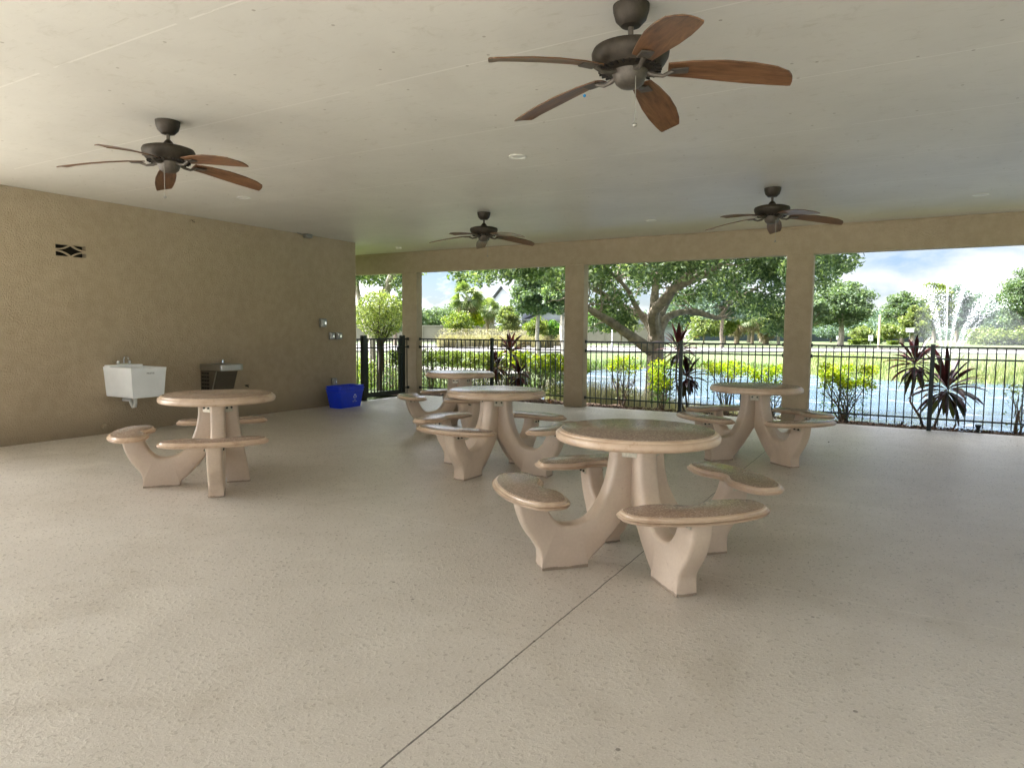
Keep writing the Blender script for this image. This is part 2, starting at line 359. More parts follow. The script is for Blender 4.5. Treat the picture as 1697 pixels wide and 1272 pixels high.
def smoothcurve(pts, n=6, closed=False):
    """Catmull-Rom through points; a point with a third item True stays sharp"""
    P = [(p[0], p[1]) for p in pts]; sharp = [len(p) > 2 and p[2] for p in pts]; m = len(P); out = []
    for i in range(m if closed else m-1):
        p1 = P[i]; p2 = P[(i+1) % m]
        p0 = p1 if (sharp[i] or (not closed and i == 0)) else P[(i-1) % m]
        p3 = p2 if (sharp[(i+1) % m] or (not closed and i == m-2)) else P[(i+2) % m]
        for k in range(n):
            t = k/n; a = []
            for j in (0, 1):
                a.append(.5*((2*p1[j])+(-p0[j]+p2[j])*t+(2*p0[j]-5*p1[j]+4*p2[j]-p3[j])*t*t+(-p0[j]+3*p1[j]-3*p2[j]+p3[j])*t**3))
            out.append(tuple(a))
            if sharp[i] and sharp[(i+1) % m] and k == 0: break
    if not closed: out.append(P[-1])
    return out
def inset(poly, d):
    n = len(poly); out = []
    A = sum(poly[i][0]*poly[(i+1) % n][1]-poly[(i+1) % n][0]*poly[i][1] for i in range(n))
    sg = 1 if A > 0 else -1
    for i in range(n):
        a = Vector(poly[i-1]); b = Vector(poly[i]); c = Vector(poly[(i+1) % n])
        e1 = (b-a); e2 = (c-b)
        if e1.length < 1e-9: e1 = e2
        if e2.length < 1e-9: e2 = e1
        e1.normalize(); e2.normalize()
        n1 = Vector((-e1.y, e1.x))*sg; n2 = Vector((-e2.y, e2.x))*sg
        nn = n1+n2
        if nn.length < 1e-6: nn = n1
        nn.normalize(); k = max(.5, nn.dot(n1))
        out.append(tuple(b+nn*(d/k)))
    return out

def rand_dirs(n):
    v = rng.normal(size=(n, 3)); return v/np.linalg.norm(v, axis=1)[:, None]
def leaves_mesh(name, P, size, mat, parent=None, aspect=.5, upbias=0., dirs=None, loc=None):
    """N small rhombic leaves, each a face of its own orientation"""
    P = np.asarray(P, float); n = len(P)
    a = rand_dirs(n) if dirs is None else dirs
    b = rand_dirs(n); b[:, 2] *= (1-upbias); b -= (a*b).sum(1)[:, None]*a; b /= np.linalg.norm(b, axis=1)[:, None]+1e-9
    s = (np.asarray(size) if np.ndim(size) else np.full(n, size))[:, None]*rng.uniform(.6, 1.3, (n, 1))
    V = np.empty((n, 4, 3)); V[:, 0] = P-a*s; V[:, 1] = P+b*s*aspect; V[:, 2] = P+a*s; V[:, 3] = P-b*s*aspect
    me = bpy.data.meshes.new(name); me.vertices.add(4*n); me.vertices.foreach_set('co', V.reshape(-1))
    me.loops.add(4*n); me.loops.foreach_set('vertex_index', np.arange(4*n, dtype=np.int32))
    me.polygons.add(n); me.polygons.foreach_set('loop_start', np.arange(0, 4*n, 4, dtype=np.int32))
    me.update(calc_edges=True); me.validate()
    me.materials.append(mat); o = bpy.data.objects.new(name, me); C.objects.link(o)
    if parent is not None: o.parent = parent
    if loc is not None: o.location = loc
    return o
def blades_mesh(name, P, H, W, mat, lean=.25, parent=None):
    """grass blades: bent tapering strips"""
    P = np.asarray(P, float); n = len(P)
    th = rng.uniform(0, 2*PI, n); d = np.stack([np.cos(th), np.sin(th), np.zeros(n)], 1)
    ph = rng.uniform(0, 2*PI, n); l = np.stack([np.cos(ph), np.sin(ph), np.zeros(n)], 1)*(rng.uniform(0, 1, n)*lean)[:, None]
    H = (np.full(n, H) if not np.ndim(H) else H)*rng.uniform(.5, 1.15, n); W = np.full(n, W) if not np.ndim(W) else W
    V = np.empty((n, 5, 3)); z = np.array([0, 0, 1.])
    V[:, 0] = P-d*W[:, None]; V[:, 1] = P+d*W[:, None]
    mid = P+l*(H*.35)[:, None]+z*(H*.55)[:, None]; V[:, 2] = mid+d*(W*.75)[:, None]; V[:, 3] = mid-d*(W*.75)[:, None]
    V[:, 4] = P+l*H[:, None]+z*(H*(1-lean*.2))[:, None]
    me = bpy.data.meshes.new(name); me.vertices.add(5*n); me.vertices.foreach_set('co', V.reshape(-1))
    base = np.arange(n)[:, None]*5; idx = np.concatenate([base+np.array([0, 1, 2, 3]), base+np.array([3, 2, 4])], 1).astype(np.int32)
    me.loops.add(7*n); me.loops.foreach_set('vertex_index', idx.reshape(-1))
    ls = (np.arange(n)[:, None]*7+np.array([0, 4])).astype(np.int32).reshape(-1)
    me.polygons.add(2*n); me.polygons.foreach_set('loop_start', ls); me.update(calc_edges=True); me.validate()
    me.materials.append(mat); o = bpy.data.objects.new(name, me); C.objects.link(o)
    if parent is not None: o.parent = parent
    return o

# ------------------------------------------------------------------ pavilion
FY0, FY1 = 11.40, 11.60        # pillar and beam line
HC, HB, XL, WEND = 3.048, 2.616, -9.15, 9.735
XR, YN, WST = 8.2, -1.9, 2.55  # unseen edges of the pavilion, placed to shape the light inside
fl = MB().box(XL-.1, XR+.2, YN-.2, 11.60, -.18, 0); fo = fl.build('floor', M['floor'], smooth=False); tag(fo, kind='structure')
pav = empty('pavilion', (0, 0, 0), 0, 'tan stucco picnic pavilion with flat painted ceiling and square pillars', 'pavilion')
MB().box(-13.0, XR+.5, WST-.2, 11.75, HC, HC+.06).box(-10.4, XR+.5, YN-.5, WST-.2, HC, HC+.06).build('ceiling', M['ceiling'], pav, smooth=False)
MB().box(-13.2, XR+.7, WST-.3, 11.85, HC+.064, HC+.45).box(-10.5, XR+.7, YN-.7, WST-.3, HC+.064, HC+.45).build('roof', M['roof_grey'], pav, smooth=False)  # overhangs out of view, sized to set where sunlight falls
bm = MB().box(-13.0, XR+.2, FY0, FY1, HB, HC-.002)
# small plaster cove where beam meets ceiling
bm.build('beam', M['stucco'], pav, smooth=False)
MB().add([(-13, FY0-.003, HC-.034), (XR+.1, FY0-.003, HC-.034), (XR+.1, FY0-.034, HC-.003), (-13, FY0-.034, HC-.003), (-13, FY0-.003, HC-.003), (XR+.1, FY0-.003, HC-.003)],
         [(0, 1, 2, 3), (3, 2, 5, 4), (4, 5, 1, 0), (0, 3, 4), (1, 5, 2)]).build('cove', M['stucco'], pav, smooth=False)
MB().box(XR, XR+.2, YN, FY0-.05, HB, HC-.002).build('beam', M['stucco'], pav, smooth=False)
MB().box(XL, XR-.003, YN, YN+.2, HB, HC-.002).build('beam', M['stucco'], pav, smooth=False)
for cx in (-9.20, -5.34, -1.50, 2.35):
    w = .195
    MB().rbox(cx-w, cx+w, FY0-.003, FY1+.003, .0, HB+.001, .012).build('pillar', M['stucco'], pav, ang=20)
for cx, cy in ((XR+.1, 11.5), (XR+.1, 7.), (XR+.1, 2.4), (XR+.1, YN+.1), (2.6, YN+.1), (-3.5, YN+.1), (-9.05, YN+.1)):
    MB().rbox(cx-.195, cx+.195, cy-.102, cy+.102, .0, HB+.001, .012).build('pillar', M['stucco'], pav, ang=20)
# left wall with an opening for the vent block
vy0, vy1, vz0, vz1 = 4.462, 4.826, 2.292, 2.437
wl = MB()
x0, x1 = XL-.2, XL
wl.box(x0, x1, WST, vy0, 0, HC-.002).box(x0, x1, vy1, WEND, 0, HC-.002).box(x0, x1, vy0, vy1, 0, vz0).box(x0, x1, vy0, vy1, vz1, HC-.002)
wo = wl.build('wall', M['stucco'], pav, smooth=False)
MB().box(-13.0, x0-.003, WEND-.2, WEND-.002, 0, HC-.002).build('wall', M['stucco'], pav, smooth=False)
MB().box(-13.0, x0-.003, WST, WST+.2, 0, HC-.002).build('wall', M['stucco'], pav, smooth=False)
MB().box(-13.0, -12.8, WST+.203, WEND-.203, 0, HC-.002).build('wall', M['stucco'], pav, smooth=False)  # unseen closing walls, added to keep light from leaking to the vent
# decorative breeze block in the opening
vb = empty('vent_block', (XL, (vy0+vy1)/2, (vz0+vz1)/2), 0, 'decorative pierced breeze block vent with a diamond centre high on the left wall', 'vent block')
W2, H2 = (vy1-vy0)/2, (vz1-vz0)/2
def ribbon(mb, pts, t, xa, xb):
    n = len(pts); Lp = []; Rp = []
    for i, p in enumerate(pts):
        a = Vector(pts[max(i-1, 0)]); b = Vector(pts[min(i+1, n-1)]); d = (b-a).normalized(); nn = Vector((-d.y, d.x))*t/2
        Lp.append(Vector(p)+nn); Rp.append(Vector(p)-nn)
    rings = [[(xa, Lp[i].x, Lp[i].y), (xa, Rp[i].x, Rp[i].y), (xb, Rp[i].x, Rp[i].y), (xb, Lp[i].x, Lp[i].y)] for i in range(n)]
    mb.loft(rings)
g = MB()
for sy in (-1, 1):
    for k, sz in enumerate((-1, 1)):
        pts = []
        for q in range(13):
            t = q/12; y = W2*(1-t)**1; z = H2*(.13+.87*t**2.2)
            pts.append((sy*(W2*1.0*(1-t)+.002*t), sz*min(H2*.98, z)))
        ribbon(g, pts, .016, -.03+.0013*k, .0015-.0011*(sy+1))
g.build('grille', M['stucco'], vb)
MB().box(-.11, -.10, -W2, W2, -H2, H2).build('dark_backing', M['dark'], vb, smooth=False)

# unseen paving added around the slab to bounce sunlight inside
bounce_deck = MB().box(XR+.204, XR+1.5, YN-.2, 11.2, -.30, -.03).box(-26, XR+1.5, -18, YN-.204, -.30, -.03).box(-26, XL-.104, YN-.2, WST-.003, -.30, -.03)
tag(bounce_deck.build('bounce_deck', M['bounce_deck'], smooth=False), kind='structure')

# ------------------------------------------------------------------ ground sheet
def mk_ground():
    m, nt, b = newmat('lawn'); co = geo(nt).outputs['Position']
    big = noise(nt, .12, 5, .6, co); mid = noise(nt, 1.2, 5, .6, co); fine = noise(nt, 18, 3, .7, co)
    c = ramp(nt, big.outputs[0], [(.3, (.040, .078, .017)), (.5, (.062, .10, .024)), (.7, (.105, .118, .043))]).outputs[0]
    c = mixc(nt, .4, c, ramp(nt, mid.outputs[0], [(.3, (.034, .065, .015)), (.7, (.11, .118, .045))]).outputs[0])
    c = mixc(nt, .4, c, ramp(nt, fine.outputs[0], [(.3, (.022, .046, .012)), (.7, (.108, .125, .042))]).outputs[0])
    sep = nt.nodes.new('ShaderNodeSeparateXYZ'); lk(nt, co, sep.inputs[0])
    wet = mathn(nt, 'LESS_THAN', sep.outputs[2], WZ+.08)
    c = mixc(nt, wet, c, (.09, .08, .05))
    lk(nt, c, b.inputs['Base Color']); b.inputs['Roughness'].default_value = .9
    lk(nt, bump(nt, fine.outputs[0], .8, .05), b.inputs['Normal']); return m
M['lawn'] = mk_ground()
xs = np.unique(np.concatenate([np.linspace(-900, -60, 22), np.linspace(-60, -22, 24), np.arange(-22, 22, .5), np.linspace(22, 60, 16), np.linspace(60, 900, 22)]))
ys = np.unique(np.concatenate([np.linspace(-300, 11, 26), np.arange(11.5, 46, .5), np.linspace(46, 120, 30), np.linspace(120, 1500, 16)]))
X, Y = np.meshgrid(xs, ys); Z = zg(X, Y)
under = (X > XL-1.0) & (X < XR+1.4) & (Y < 11.6) & (Y > -20); Z = np.where(under, -.4, Z)
under2 = (X > -26) & (X < XR+1.4) & (Y < WST) & (Y > -18); Z = np.where(under2, -.4, Z)
V = np.stack([X, Y, Z], -1).reshape(-1, 3); nx = len(xs); ny = len(ys)
ii = (np.arange(ny-1)[:, None]*nx+np.arange(nx-1)[None]).reshape(-1)
fs = np.stack([ii, ii+1, ii+1+nx, ii+nx], 1)
me = bpy.data.meshes.new('ground'); me.from_pydata(V.tolist(), [], fs.tolist()); me.materials.append(M['lawn']); me.shade_smooth()
go = bpy.data.objects.new('ground', me); C.objects.link(go); tag(go, kind='structure')
# pond water
def mk_water():
    m, nt, b = newmat('pond_water'); co = geo(nt).outputs['Position']
    mp = nt.nodes.new('ShaderNodeMapping'); mp.inputs['Scale'].default_value = (1, 1.7, 1); mp.inputs['Rotation'].default_value = (0, 0, .5); lk(nt, co, mp.inputs[0])
    n1 = noise(nt, 2.4, 5, .6, mp.outputs[0], .4); n2 = noise(nt, .45, 3, .5, mp.outputs[0])
    foam = noise(nt, .55, 4, .6, mp.outputs[0], .3)
    fm = ramp(nt, mathn(nt, 'ADD', mathn(nt, 'MULTIPLY', foam.outputs[0], .75), mathn(nt, 'MULTIPLY', n1.outputs[0], .25)), [(.54, (0, 0, 0)), (.70, (.9, .9, .9))]).outputs[0]
    lk(nt, mixc(nt, fm, (.05, .085, .145), (.28, .33, .38)), b.inputs['Base Color'])
    lk(nt, ramp(nt, fm, [(0, (.10,)*3), (1, (.6,)*3)]).outputs[0], b.inputs['Roughness'])
    b.inputs['IOR'].default_value = 1.33; b.inputs['Specular IOR Level'].default_value = .5
    h = mathn(nt, 'ADD', mathn(nt, 'MULTIPLY', n1.outputs[0], .5), n2.outputs[0])
    lk(nt, bump(nt, h, .55, .10), b.inputs['Normal']); return m
M['water'] = mk_water()
pv = [(x*1.0, y, WZ) for x, y in POND]
cxp = sum(p[0] for p in pv)/len(pv); cyp = sum(p[1] for p in pv)/len(pv)
pv = [(cxp+(x-cxp)*1.05, cyp+(y-cyp)*1.05, WZ) for x, y, _ in pv]
wm = MB().add(pv, [tuple(range(len(pv)))]); tag(wm.build('pond_water', M['water'], smooth=False), kind='structure')
# road beyond the pond
nearE = [(-80, 12), (-45, 27), (-25, 36.5), (-12, 50.0), (-2, 58), (8, 60), (25, 58), (70, 45)]
farE = [(-95, 22), (-56, 41), (-36, 50), (-17, 61.), (-2, 70), (10, 74), (30, 72), (85, 60)]
def strip(name, A, B, z0, z1, mat):
    a = smoothcurve([(p[0], p[1]) for p in A], 8); b = smoothcurve([(p[0], p[1]) for p in B], 8)
    mb = MB(); rings = [[(p[0], p[1], z0), (p[0], p[1], z1), (q[0], q[1], z1), (q[0], q[1], z0)] for p, q in zip(a, b)]
    mb.loft(rings); return tag(mb.build(name, mat, smooth=False), kind='structure')
strip('road', nearE, farE, -.2, -.04, M['road'])
def off(A, B, t0, t1): 
    f = lambda t: [(a[0]+(b[0]-a[0])*t, a[1]+(b[1]-a[1])*t) for a, b in zip(A, B)]
    return f(t0), f(t1)
a, b = off(nearE, farE, -.025, -.002); strip('kerb', a, b, -.2, .05, M['kerb'])
a, b = off(nearE, farE, 1.002, 1.025); strip('kerb', a, b, -.2, .05, M['kerb'])
a, b = off(nearE, farE, 1.10, 1.22); strip('pavement', a, b, -.2, .0, M['kerb'])
# side path glimpsed through the gate
pa = [(-40, 20.), (-22, 19.6), (-14, 19.0), (-11.0, 18.4)]; pb = [(-40, 21.8), (-22, 21.4), (-14, 20.6), (-11.0, 20.)]
strip('path', pa, pb, -.4, .02, M['kerb'])

# planting bed: rough mulch behind the slab edge
mx = np.arange(XL-1.5, 6.2, .035); my = np.arange(11.604, 12.75, .04)
XX, YY = np.meshgrid(mx, my); ZZ = zg(XX, YY)+.03
rn = rng.normal(size=XX.shape)*.010
lumps = .022*np.sin(XX*5.1+1)*np.sin(XX*2.3)+.018*np.sin(XX*13.7+YY*6)+.02*np.sin(XX*.9+2)
ZZ = np.maximum(ZZ, -.02-(YY-11.6)*.10)+(.03+rn+lumps)*np.clip((YY-11.60)/.1, 0, 1)*np.clip((12.75-YY)/.4, 0, 1)-.02
ZZ[-1] = zg(XX[-1], YY[-1])-.1
V = np.stack([XX, YY, ZZ], -1).reshape(-1, 3); nx = len(mx); ny = len(my)
ii = (np.arange(ny-1)[:, None]*nx+np.arange(nx-1)[None]).reshape(-1); fs = np.stack([ii, ii+1, ii+1+nx, ii+nx], 1)
me = bpy.data.meshes.new('planting_bed'); me.from_pydata(V.tolist(), [], fs.tolist()); me.materials.append(M['mulch'])
mo = bpy.data.objects.new('planting_bed', me); C.objects.link(mo); tag(mo, kind='structure')
n = 9000; P = np.stack([rng.uniform(XL-1, 4, n), rng.uniform(11.63, 12.3, n), np.zeros(n)], 1); P[:, 2] = rng.uniform(.0, .045, n)-(P[:, 1]-11.6)*.1
tag(leaves_mesh('mulch_chips', P, .018, M['mulch'], aspect=.4), 'dark wood mulch chips spread along the foot of the fence', 'mulch', kind='stuff')

n = 46; P = np.stack([rng.uniform(-8.8, 2.2, n), 11.35-np.abs(rng.normal(size=n))*1.1, np.full(n, .004)], 1); aa = rng.uniform(0, 6.28, n)
tag(leaves_mesh('fallen_leaves', P, .016, M['mulch'], dirs=np.stack([np.cos(aa), np.sin(aa), np.zeros(n)], 1), upbias=.97), 'small dry fallen leaves scattered on the floor near the fence', 'leaf litter', kind='stuff')

# ------------------------------------------------------------------ fence
def picket_mesh(h0, h1, w=.0075):
    m = MB(); m.box(-w, w, -w, w, h0, h1); return m
def fence(xa, xb, label, post_at=None, Yc=11.50, vertical=False, brackets=(1, 1)):
    f = empty('metal_fence', (xa, Yc, 0), 0, label, 'fence', 'black picket fence bays between the pillars')
    Lx = xb-xa
    for z, t in ((1.213, .0135), (1.045, .0115), (.178, .0115)):
        MB().box(0, Lx, -.014, .014, z-t, z+t).build('rail', M['black'], f, smooth=False)
    n = int(round(Lx/.107)); first = None
    for i in range(1, n):
        x = Lx*i/n
        if post_at is not None and abs(xa+x-post_at) < .045: continue
        if first is None:
            first = picket_mesh(.075, 1.205).build('picket', M['black'], f, smooth=False); p = first
        else:
            p = first.copy(); C.objects.link(p); p.parent = f
        p.location = (x, 0, 0)
    if post_at is not None:
        MB().rbox(-.029, .029, -.029, .029, -.05, 1.255, .004).build('post', M['post'], f, smooth=False, loc=(post_at-xa, 0, 0))
    for z in (1.213, 1.045, .178):
        for e, x in enumerate((.012, Lx-.012)):
            if brackets[e]: MB().box(x-.012, x+.012, -.026, .026, z-.028, z+.028).build('rail_bracket', M['black'], f, smooth=False)
    return f
fence(-9.00, -5.54, 'black metal picket fence bay between the gate pillar and the next pillar', -7.18)
fence(-5.14, -1.70, 'black metal picket fence bay in front of the big oak and pond', -3.35)
fence(-1.30, 2.15, 'black metal picket fence bay at the right before the fountain', .32)
# short return from wall end to pillar with the gate
gx = -9.23
ret = empty('metal_fence', (gx, 0, 0), 0, 'short black fence stub closing the gap beside the gate', 'fence')
for z, t in ((1.213, .0135), (1.045, .0115), (.178, .0115)):
    MB().box(-.014, .014, WEND+.003, 9.96, z-t, z+t).build('rail', M['black'], ret, smooth=False)
    MB().box(-.014, .014, 11.24, FY0-.003, z-t, z+t).build('rail', M['black'], ret, smooth=False)
    MB().box(-.028, .028, FY0-.03, FY0-.004, z-.028, z+.028).build('rail_bracket', M['black'], ret, smooth=False)
for y in (9.85, 11.285, 11.355):
    picket_mesh(.075, 1.205).build('picket', M['black'], ret, smooth=False, loc=(0, y, 0))
for y in (10.02, 11.20):
    MB().rbox(-.045, .045, -.045, .045, -.02, 1.29, .004).build('post', M['post'] if y > 11 else M['black'], ret, smooth=False, loc=(0, y, 0))
gt = empty('metal_gate', (gx, 0, 0), 0, 'black metal picket gate with a deep bottom rail beside the left wall', 'gate')
g0, g1 = 10.085, 11.135
MB().box(-.018, .018, g0, g0+.05, .06, 1.225).build('stile', M['black'], gt, smooth=False)
MB().box(-.018, .018, g1-.05, g1, .06, 1.225).build('stile', M['black'], gt, smooth=False)
for za, zb in ((1.20, 1.23), (1.03, 1.055), (.06, .15)):
    MB().box(-.016, .016, g0+.052, g1-.052, za, zb).build('rail', M['black'], gt, smooth=False)
for i in range(1, 10):
    picket_mesh(.10, 1.21, .009).build('picket', M['black'], gt, smooth=False, loc=(0, g0+.05+(g1-g0-.1)*i/10, 0))
MB().rbox(-.05, .05, g1-.06, g1+.02, .92, 1.06, .008).build('latch', M['black'], gt)

# ------------------------------------------------------------------ picnic tables
LEG_UP = [(0, .165, .745), (.15, .170, .62), (.28, .197, .49), (.40, .25, .375), (.50, .32, .29), (.58, .40, .262), (.66, .49, .262), (.76, .555, .31), (.88, .60, .385), (1, .622, .452)]
LEG_LOW = [(0, .012, .745), (.29, .012, .40), (.33, .045, .35), (.40, .10, .275), (.46, .175, .18), (.52, .26, .09), (.565, .325, .03), (.58, .333, 0), (.70, .624, 0), (.745, .630, .095), (.79, .660, .155), (.86, .72, .24), (.93, .765, .35), (1, .782, .452)]
STUB_UP = [(0, .165, .745), (.3, .175, .55), (.6, .215, .30), (1, .262, 0)]
STUB_LOW = [(0, .012, .745), (.5, .012, .385), (.75, .03, .2), (1, .06, 0)]
def leg_mb(prof, w):
    up_, lo_ = prof
    T = sorted(set([round(i/44, 4) for i in range(45)]+[p[0] for p in up_]+[p[0] for p in lo_]))
    def ev(ch, t):
        ts = [p[0] for p in ch]
        for i in range(len(ch)-1):
            if ts[i] <= t <= ts[i+1]: break
        p0 = ch[max(i-1, 0)]; p1 = ch[i]; p2 = ch[i+1]; p3 = ch[min(i+2, len(ch)-1)]; h = p2[0]-p1[0]; u = (t-p1[0])/h
        out = []
        for j in (1, 2):
            m1 = (p2[j]-p0[j])/max(1e-6, p2[0]-p0[0])*h; m2 = (p3[j]-p1[j])/max(1e-6, p3[0]-p1[0])*h
            hi, lo = max(p1[j], p2[j]), min(p1[j], p2[j])
            v = (2*u**3-3*u**2+1)*p1[j]+(u**3-2*u*u+u)*m1+(-2*u**3+3*u*u)*p2[j]+(u**3-u*u)*m2
            if ch in (LEG_LOW,) and (p1[2] == 0 or p2[2] == 0): v = p1[j]+(p2[j]-p1[j])*u
            out.append(v)
        return Vector((out[0], out[1]))
    rings = []; c = .022
    for t in T:
        A = ev(up_, t); B_ = ev(lo_, t); d = (B_-A).normalized(); z = min(1, 1)
        Z = lambda p: max(p.y, .0)
        a1 = A+d*c; b1 = B_-d*c
        if B_.y < .02: b1 = B_.copy()
        rings.append([(A.x, -(w-c), Z(A)), (A.x, w-c, Z(A)), ((A+d*c*.3).x, w-c*.3, Z(A+d*c*.3)), (a1.x, w, Z(a1)), (b1.x, w, Z(b1)), ((B_-d*c*.3).x, w-c*.3, Z(B_-d*c*.3)), (B_.x, w-c, Z(B_)), (B_.x, -(w-c), Z(B_)),
                      ((B_-d*c*.3).x, -(w-c*.3), Z(B_-d*c*.3)), (b1.x, -w, Z(b1)), (a1.x, -w, Z(a1)), ((A+d*c*.3).x, -(w-c*.3), Z(A+d*c*.3))])
    mb = MB(); mb.loft(rings); return mb
def seat_outline():
    Ls, hw, s0, b = .425, .175, .700, .16
    out = []; N = 44
    for k in range(N):                     # outer edge, then inner edge
        t = PI*k/N; v = -Ls*math.cos(t); e = abs(math.sin(t))**.75
        out.append((s0-b*v*v+.012+hw*e, v))
    for k in range(N):
        t = PI*k/N; v = Ls*math.cos(t); e = abs(math.sin(t))**.6
        notch = .075*math.exp(-(v/.11)**2)
        out.append((s0-b*v*v+.012-(hw+.005)*e+notch, v))
    return out
def slab_rings(poly, z0, z1):
    R_ = []
    for d, z in ((.030, z0), (.010, z0+.005), (.002, z0+.014), (0, z0+.024), (.001, z1-.026), (.006, z1-.018), (.012, z1-.0145), (.0175, z1-.014), (.018, z1-.009), (.022, z1-.003), (.031, z1)):
        pp = inset(poly, d) if d else poly
        R_.append([(q[0], q[1], z) for q in pp])
    return R_
def rot2(poly, a, c=(0, 0)): return [(c[0]+x*math.cos(a)-y*math.sin(a), c[1]+x*math.sin(a)+y*math.cos(a)) for x, y in poly]
MESH = {}
def bracket(parent, loc, rz, w=.10, h=.06):
    o = MB().rbox(-w/2, w/2, -.004, .004, -h/2, h/2, .002).build('bracket', M['bracket'], parent, loc=loc); o.rotation_euler = (0, 0, rz)
    for sx in (-.026, .026):
        b = MB().tube([(sx, -.002, -.005), (sx, -.014, -.005)], .009, 8).build('bolt', M['bolt'], o)
    return o
def make_table(legs, label):
    t = empty('picnic_table', (0, 0, 0), 0, label, 'picnic table', 'round concrete picnic tables with attached benches')
    circ = [(.497*math.cos(2*PI*k/72), .497*math.sin(2*PI*k/72)) for k in range(72)]
    mb = MB(); mb.loft(slab_rings(circ, .745, .812)); mb.build('tabletop', M['edge'], t)
    MB().loft([[(x*.925, y*.925, .8125) for x, y in circ], [(x*.925, y*.925, .8152) for x, y in circ], [(x*.918, y*.918, .8165) for x, y in circ]]).build('top_inlay', M['agg'], t, ang=60)
    so = seat_outline()
    for k in range(4):
        a = k*PI/2; kind = legs[k]
        if kind:
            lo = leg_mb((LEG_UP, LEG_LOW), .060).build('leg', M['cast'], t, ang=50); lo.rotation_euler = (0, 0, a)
            s = MB(); s.loft(slab_rings(so, .453, .498))
            s = s.build('bench_seat', M['edge'], t); s.rotation_euler = (0, 0, a)
            ins = inset(so, .032); ins2 = inset(so, .036)
            il = MB().loft([[(x, y, .4985) for x, y in ins], [(x, y, .5005) for x, y in ins], [(x, y, .5015) for x, y in ins2]]).build('seat_inlay', M['agg'], s, ang=60)
            for sy in (-1, 1):
                c_, s_ = math.cos(a), math.sin(a); x, y = .70, sy*.063
                bracket(t, (x*c_-y*s_, x*s_+y*c_, .425), a+(PI if sy > 0 else 0), .10, .045)
        else:
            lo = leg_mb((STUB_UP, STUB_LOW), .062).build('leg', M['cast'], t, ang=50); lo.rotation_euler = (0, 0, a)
    for k in range(4):                      # plates that tie neighbouring columns under the top
        a = k*PI/2+PI/4; d = .128
        bracket(t, (d*math.cos(a), d*math.sin(a), .700), a+PI/2, .095, .085)
    return t
T_A = make_table((1, 1, 1, 1), 'nearest round concrete picnic table, its four curved benches around it')
T_A.location = (-1.411, 3.944, 0); T_A.rotation_euler.z = R(-43.6)
spots = [(-3.565, 5.799, -92.4+45-3, 'round concrete picnic table directly behind the nearest one, shiny sky reflection on top'),
         (-5.503, 7.957, -39.1, 'farthest round concrete picnic table, near the gate pillar'),
         (-1.448, 7.921, -38.8, 'round concrete picnic table at the right beside the third pillar')]
spots[0] = (-3.565, 5.799, -92.4, spots[0][3])
for x, y, a, lab in spots:
    t = copy_tree(T_A); t.location = (x, y, 0); t.rotation_euler = (0, 0, R(a)); t['label'] = lab
T_B = make_table((1, 0, 1, 1), 'round concrete picnic table at the left with three benches and one open side')
T_B.location = (-5.414, 3.957, 0); T_B.rotation_euler.z = R(-39.4)

# ------------------------------------------------------------------ ceiling fans
def blade_outline():
    top = [(.0, .052), (.12, .068), (.28, .084), (.42, .084), (.53, .074), (.60, .064), (.617, .058)]
    return top
def make_fan(label):
    t = empty('ceiling_fan', (0, 0, HC), 0, label, 'ceiling fan', 'ceiling fans with five wooden blades')
    MB().lathe([(.02, -.105), (.05, -.10), (.078, -.07), (.09, -.03), (.092, -.001)], 32).build('canopy', M['bronze'], t)
    MB().lathe([(.014, -.19), (.014, -.10)], 12).build('downrod', M['bronze_light'], t)
    mo_ = MB().lathe([(.10, -.325), (.155, -.315), (.175, -.29), (.192, -.26), (.196, -.235), (.188, -.218), (.15, -.205), (.09, -.195), (.045, -.185), (.03, -.16), (.020, -.15), (.018, -.148)], 40).build('motor', M['bronze'], t)
    for k in range(28):
        a = 2*PI*k/28
        q = MB().box(.128, .160, -.004, .004, -.3235, -.314).build('vent_slot', M['dark'], mo_, smooth=False); q.rotation_euler = (0, 0, a)
    MB().lathe([(.02, -.405), (.05, -.398), (.072, -.38), (.082, -.352), (.086, -.342), (.09, -.335), (.092, -.322)], 32).build('switch_housing', M['bronze_light'], t)
    out = blade_outline(); pitch = R(-13)
    for k in range(5):
        a = 2*PI*k/5
        arm = MB()
        arm.tube([(.075, 0, -.325), (.12, 0, -.345), (.165, 0, -.352), (.20, 0, -.338), (.215, 0, -.330)], [.014, .012, .010, .011, .012], 8)
        arm.rbox(.205, .29, -.035, .035, -.336, -.329, .003)
        ao = arm.build('blade_arm', M['bronze_light'], t); ao.rotation_euler = (0, 0, a)
        b = MB(); up_, dn = [], []
        for sgn, lst in ((1, up_), (-1, dn)): pass
        rows = []
        for u, w in out:
            z = -.320-.075*(u/.615)**1.6
            x = .19+u*.965
            row = []
            for s in (-1, -.5, 0, .5, 1):
                yy = s*w; xx = x-(.012*s*s-.014*s if u > .59 else 0)
                row.append((xx, yy*math.cos(pitch), z+yy*math.sin(pitch)+.004*(1-s*s)))
            rows.append(row)
        rings = []
        for row in rows:
            rings.append(row+[(p[0], p[1], p[2]-.007) for p in row[::-1]])
        b.loft(rings); bo = b.build('blade', M['wood'], t, ang=40); bo.rotation_euler = (0, 0, a)
    ch = MB().tube([(.03, -.07, -.37), (.031, -.071, -.50), (.03, -.07, -.60)], .0022, 5).build('pull_chain', M['chain'], t)
    MB().lathe([(.003, -.011), (.011, -.006), (.013, 0), (.010, .007), (.003, .011)], 12).build('pull_knob', M['chain'], ch, loc=(.03, -.07, -.608))
    return t
fan0 = make_fan('large near ceiling fan at the top with a small blue tag on one blade')
fan0.location = (-1.285, 3.37, HC); fan0.rotation_euler = (0, 0, R(20))
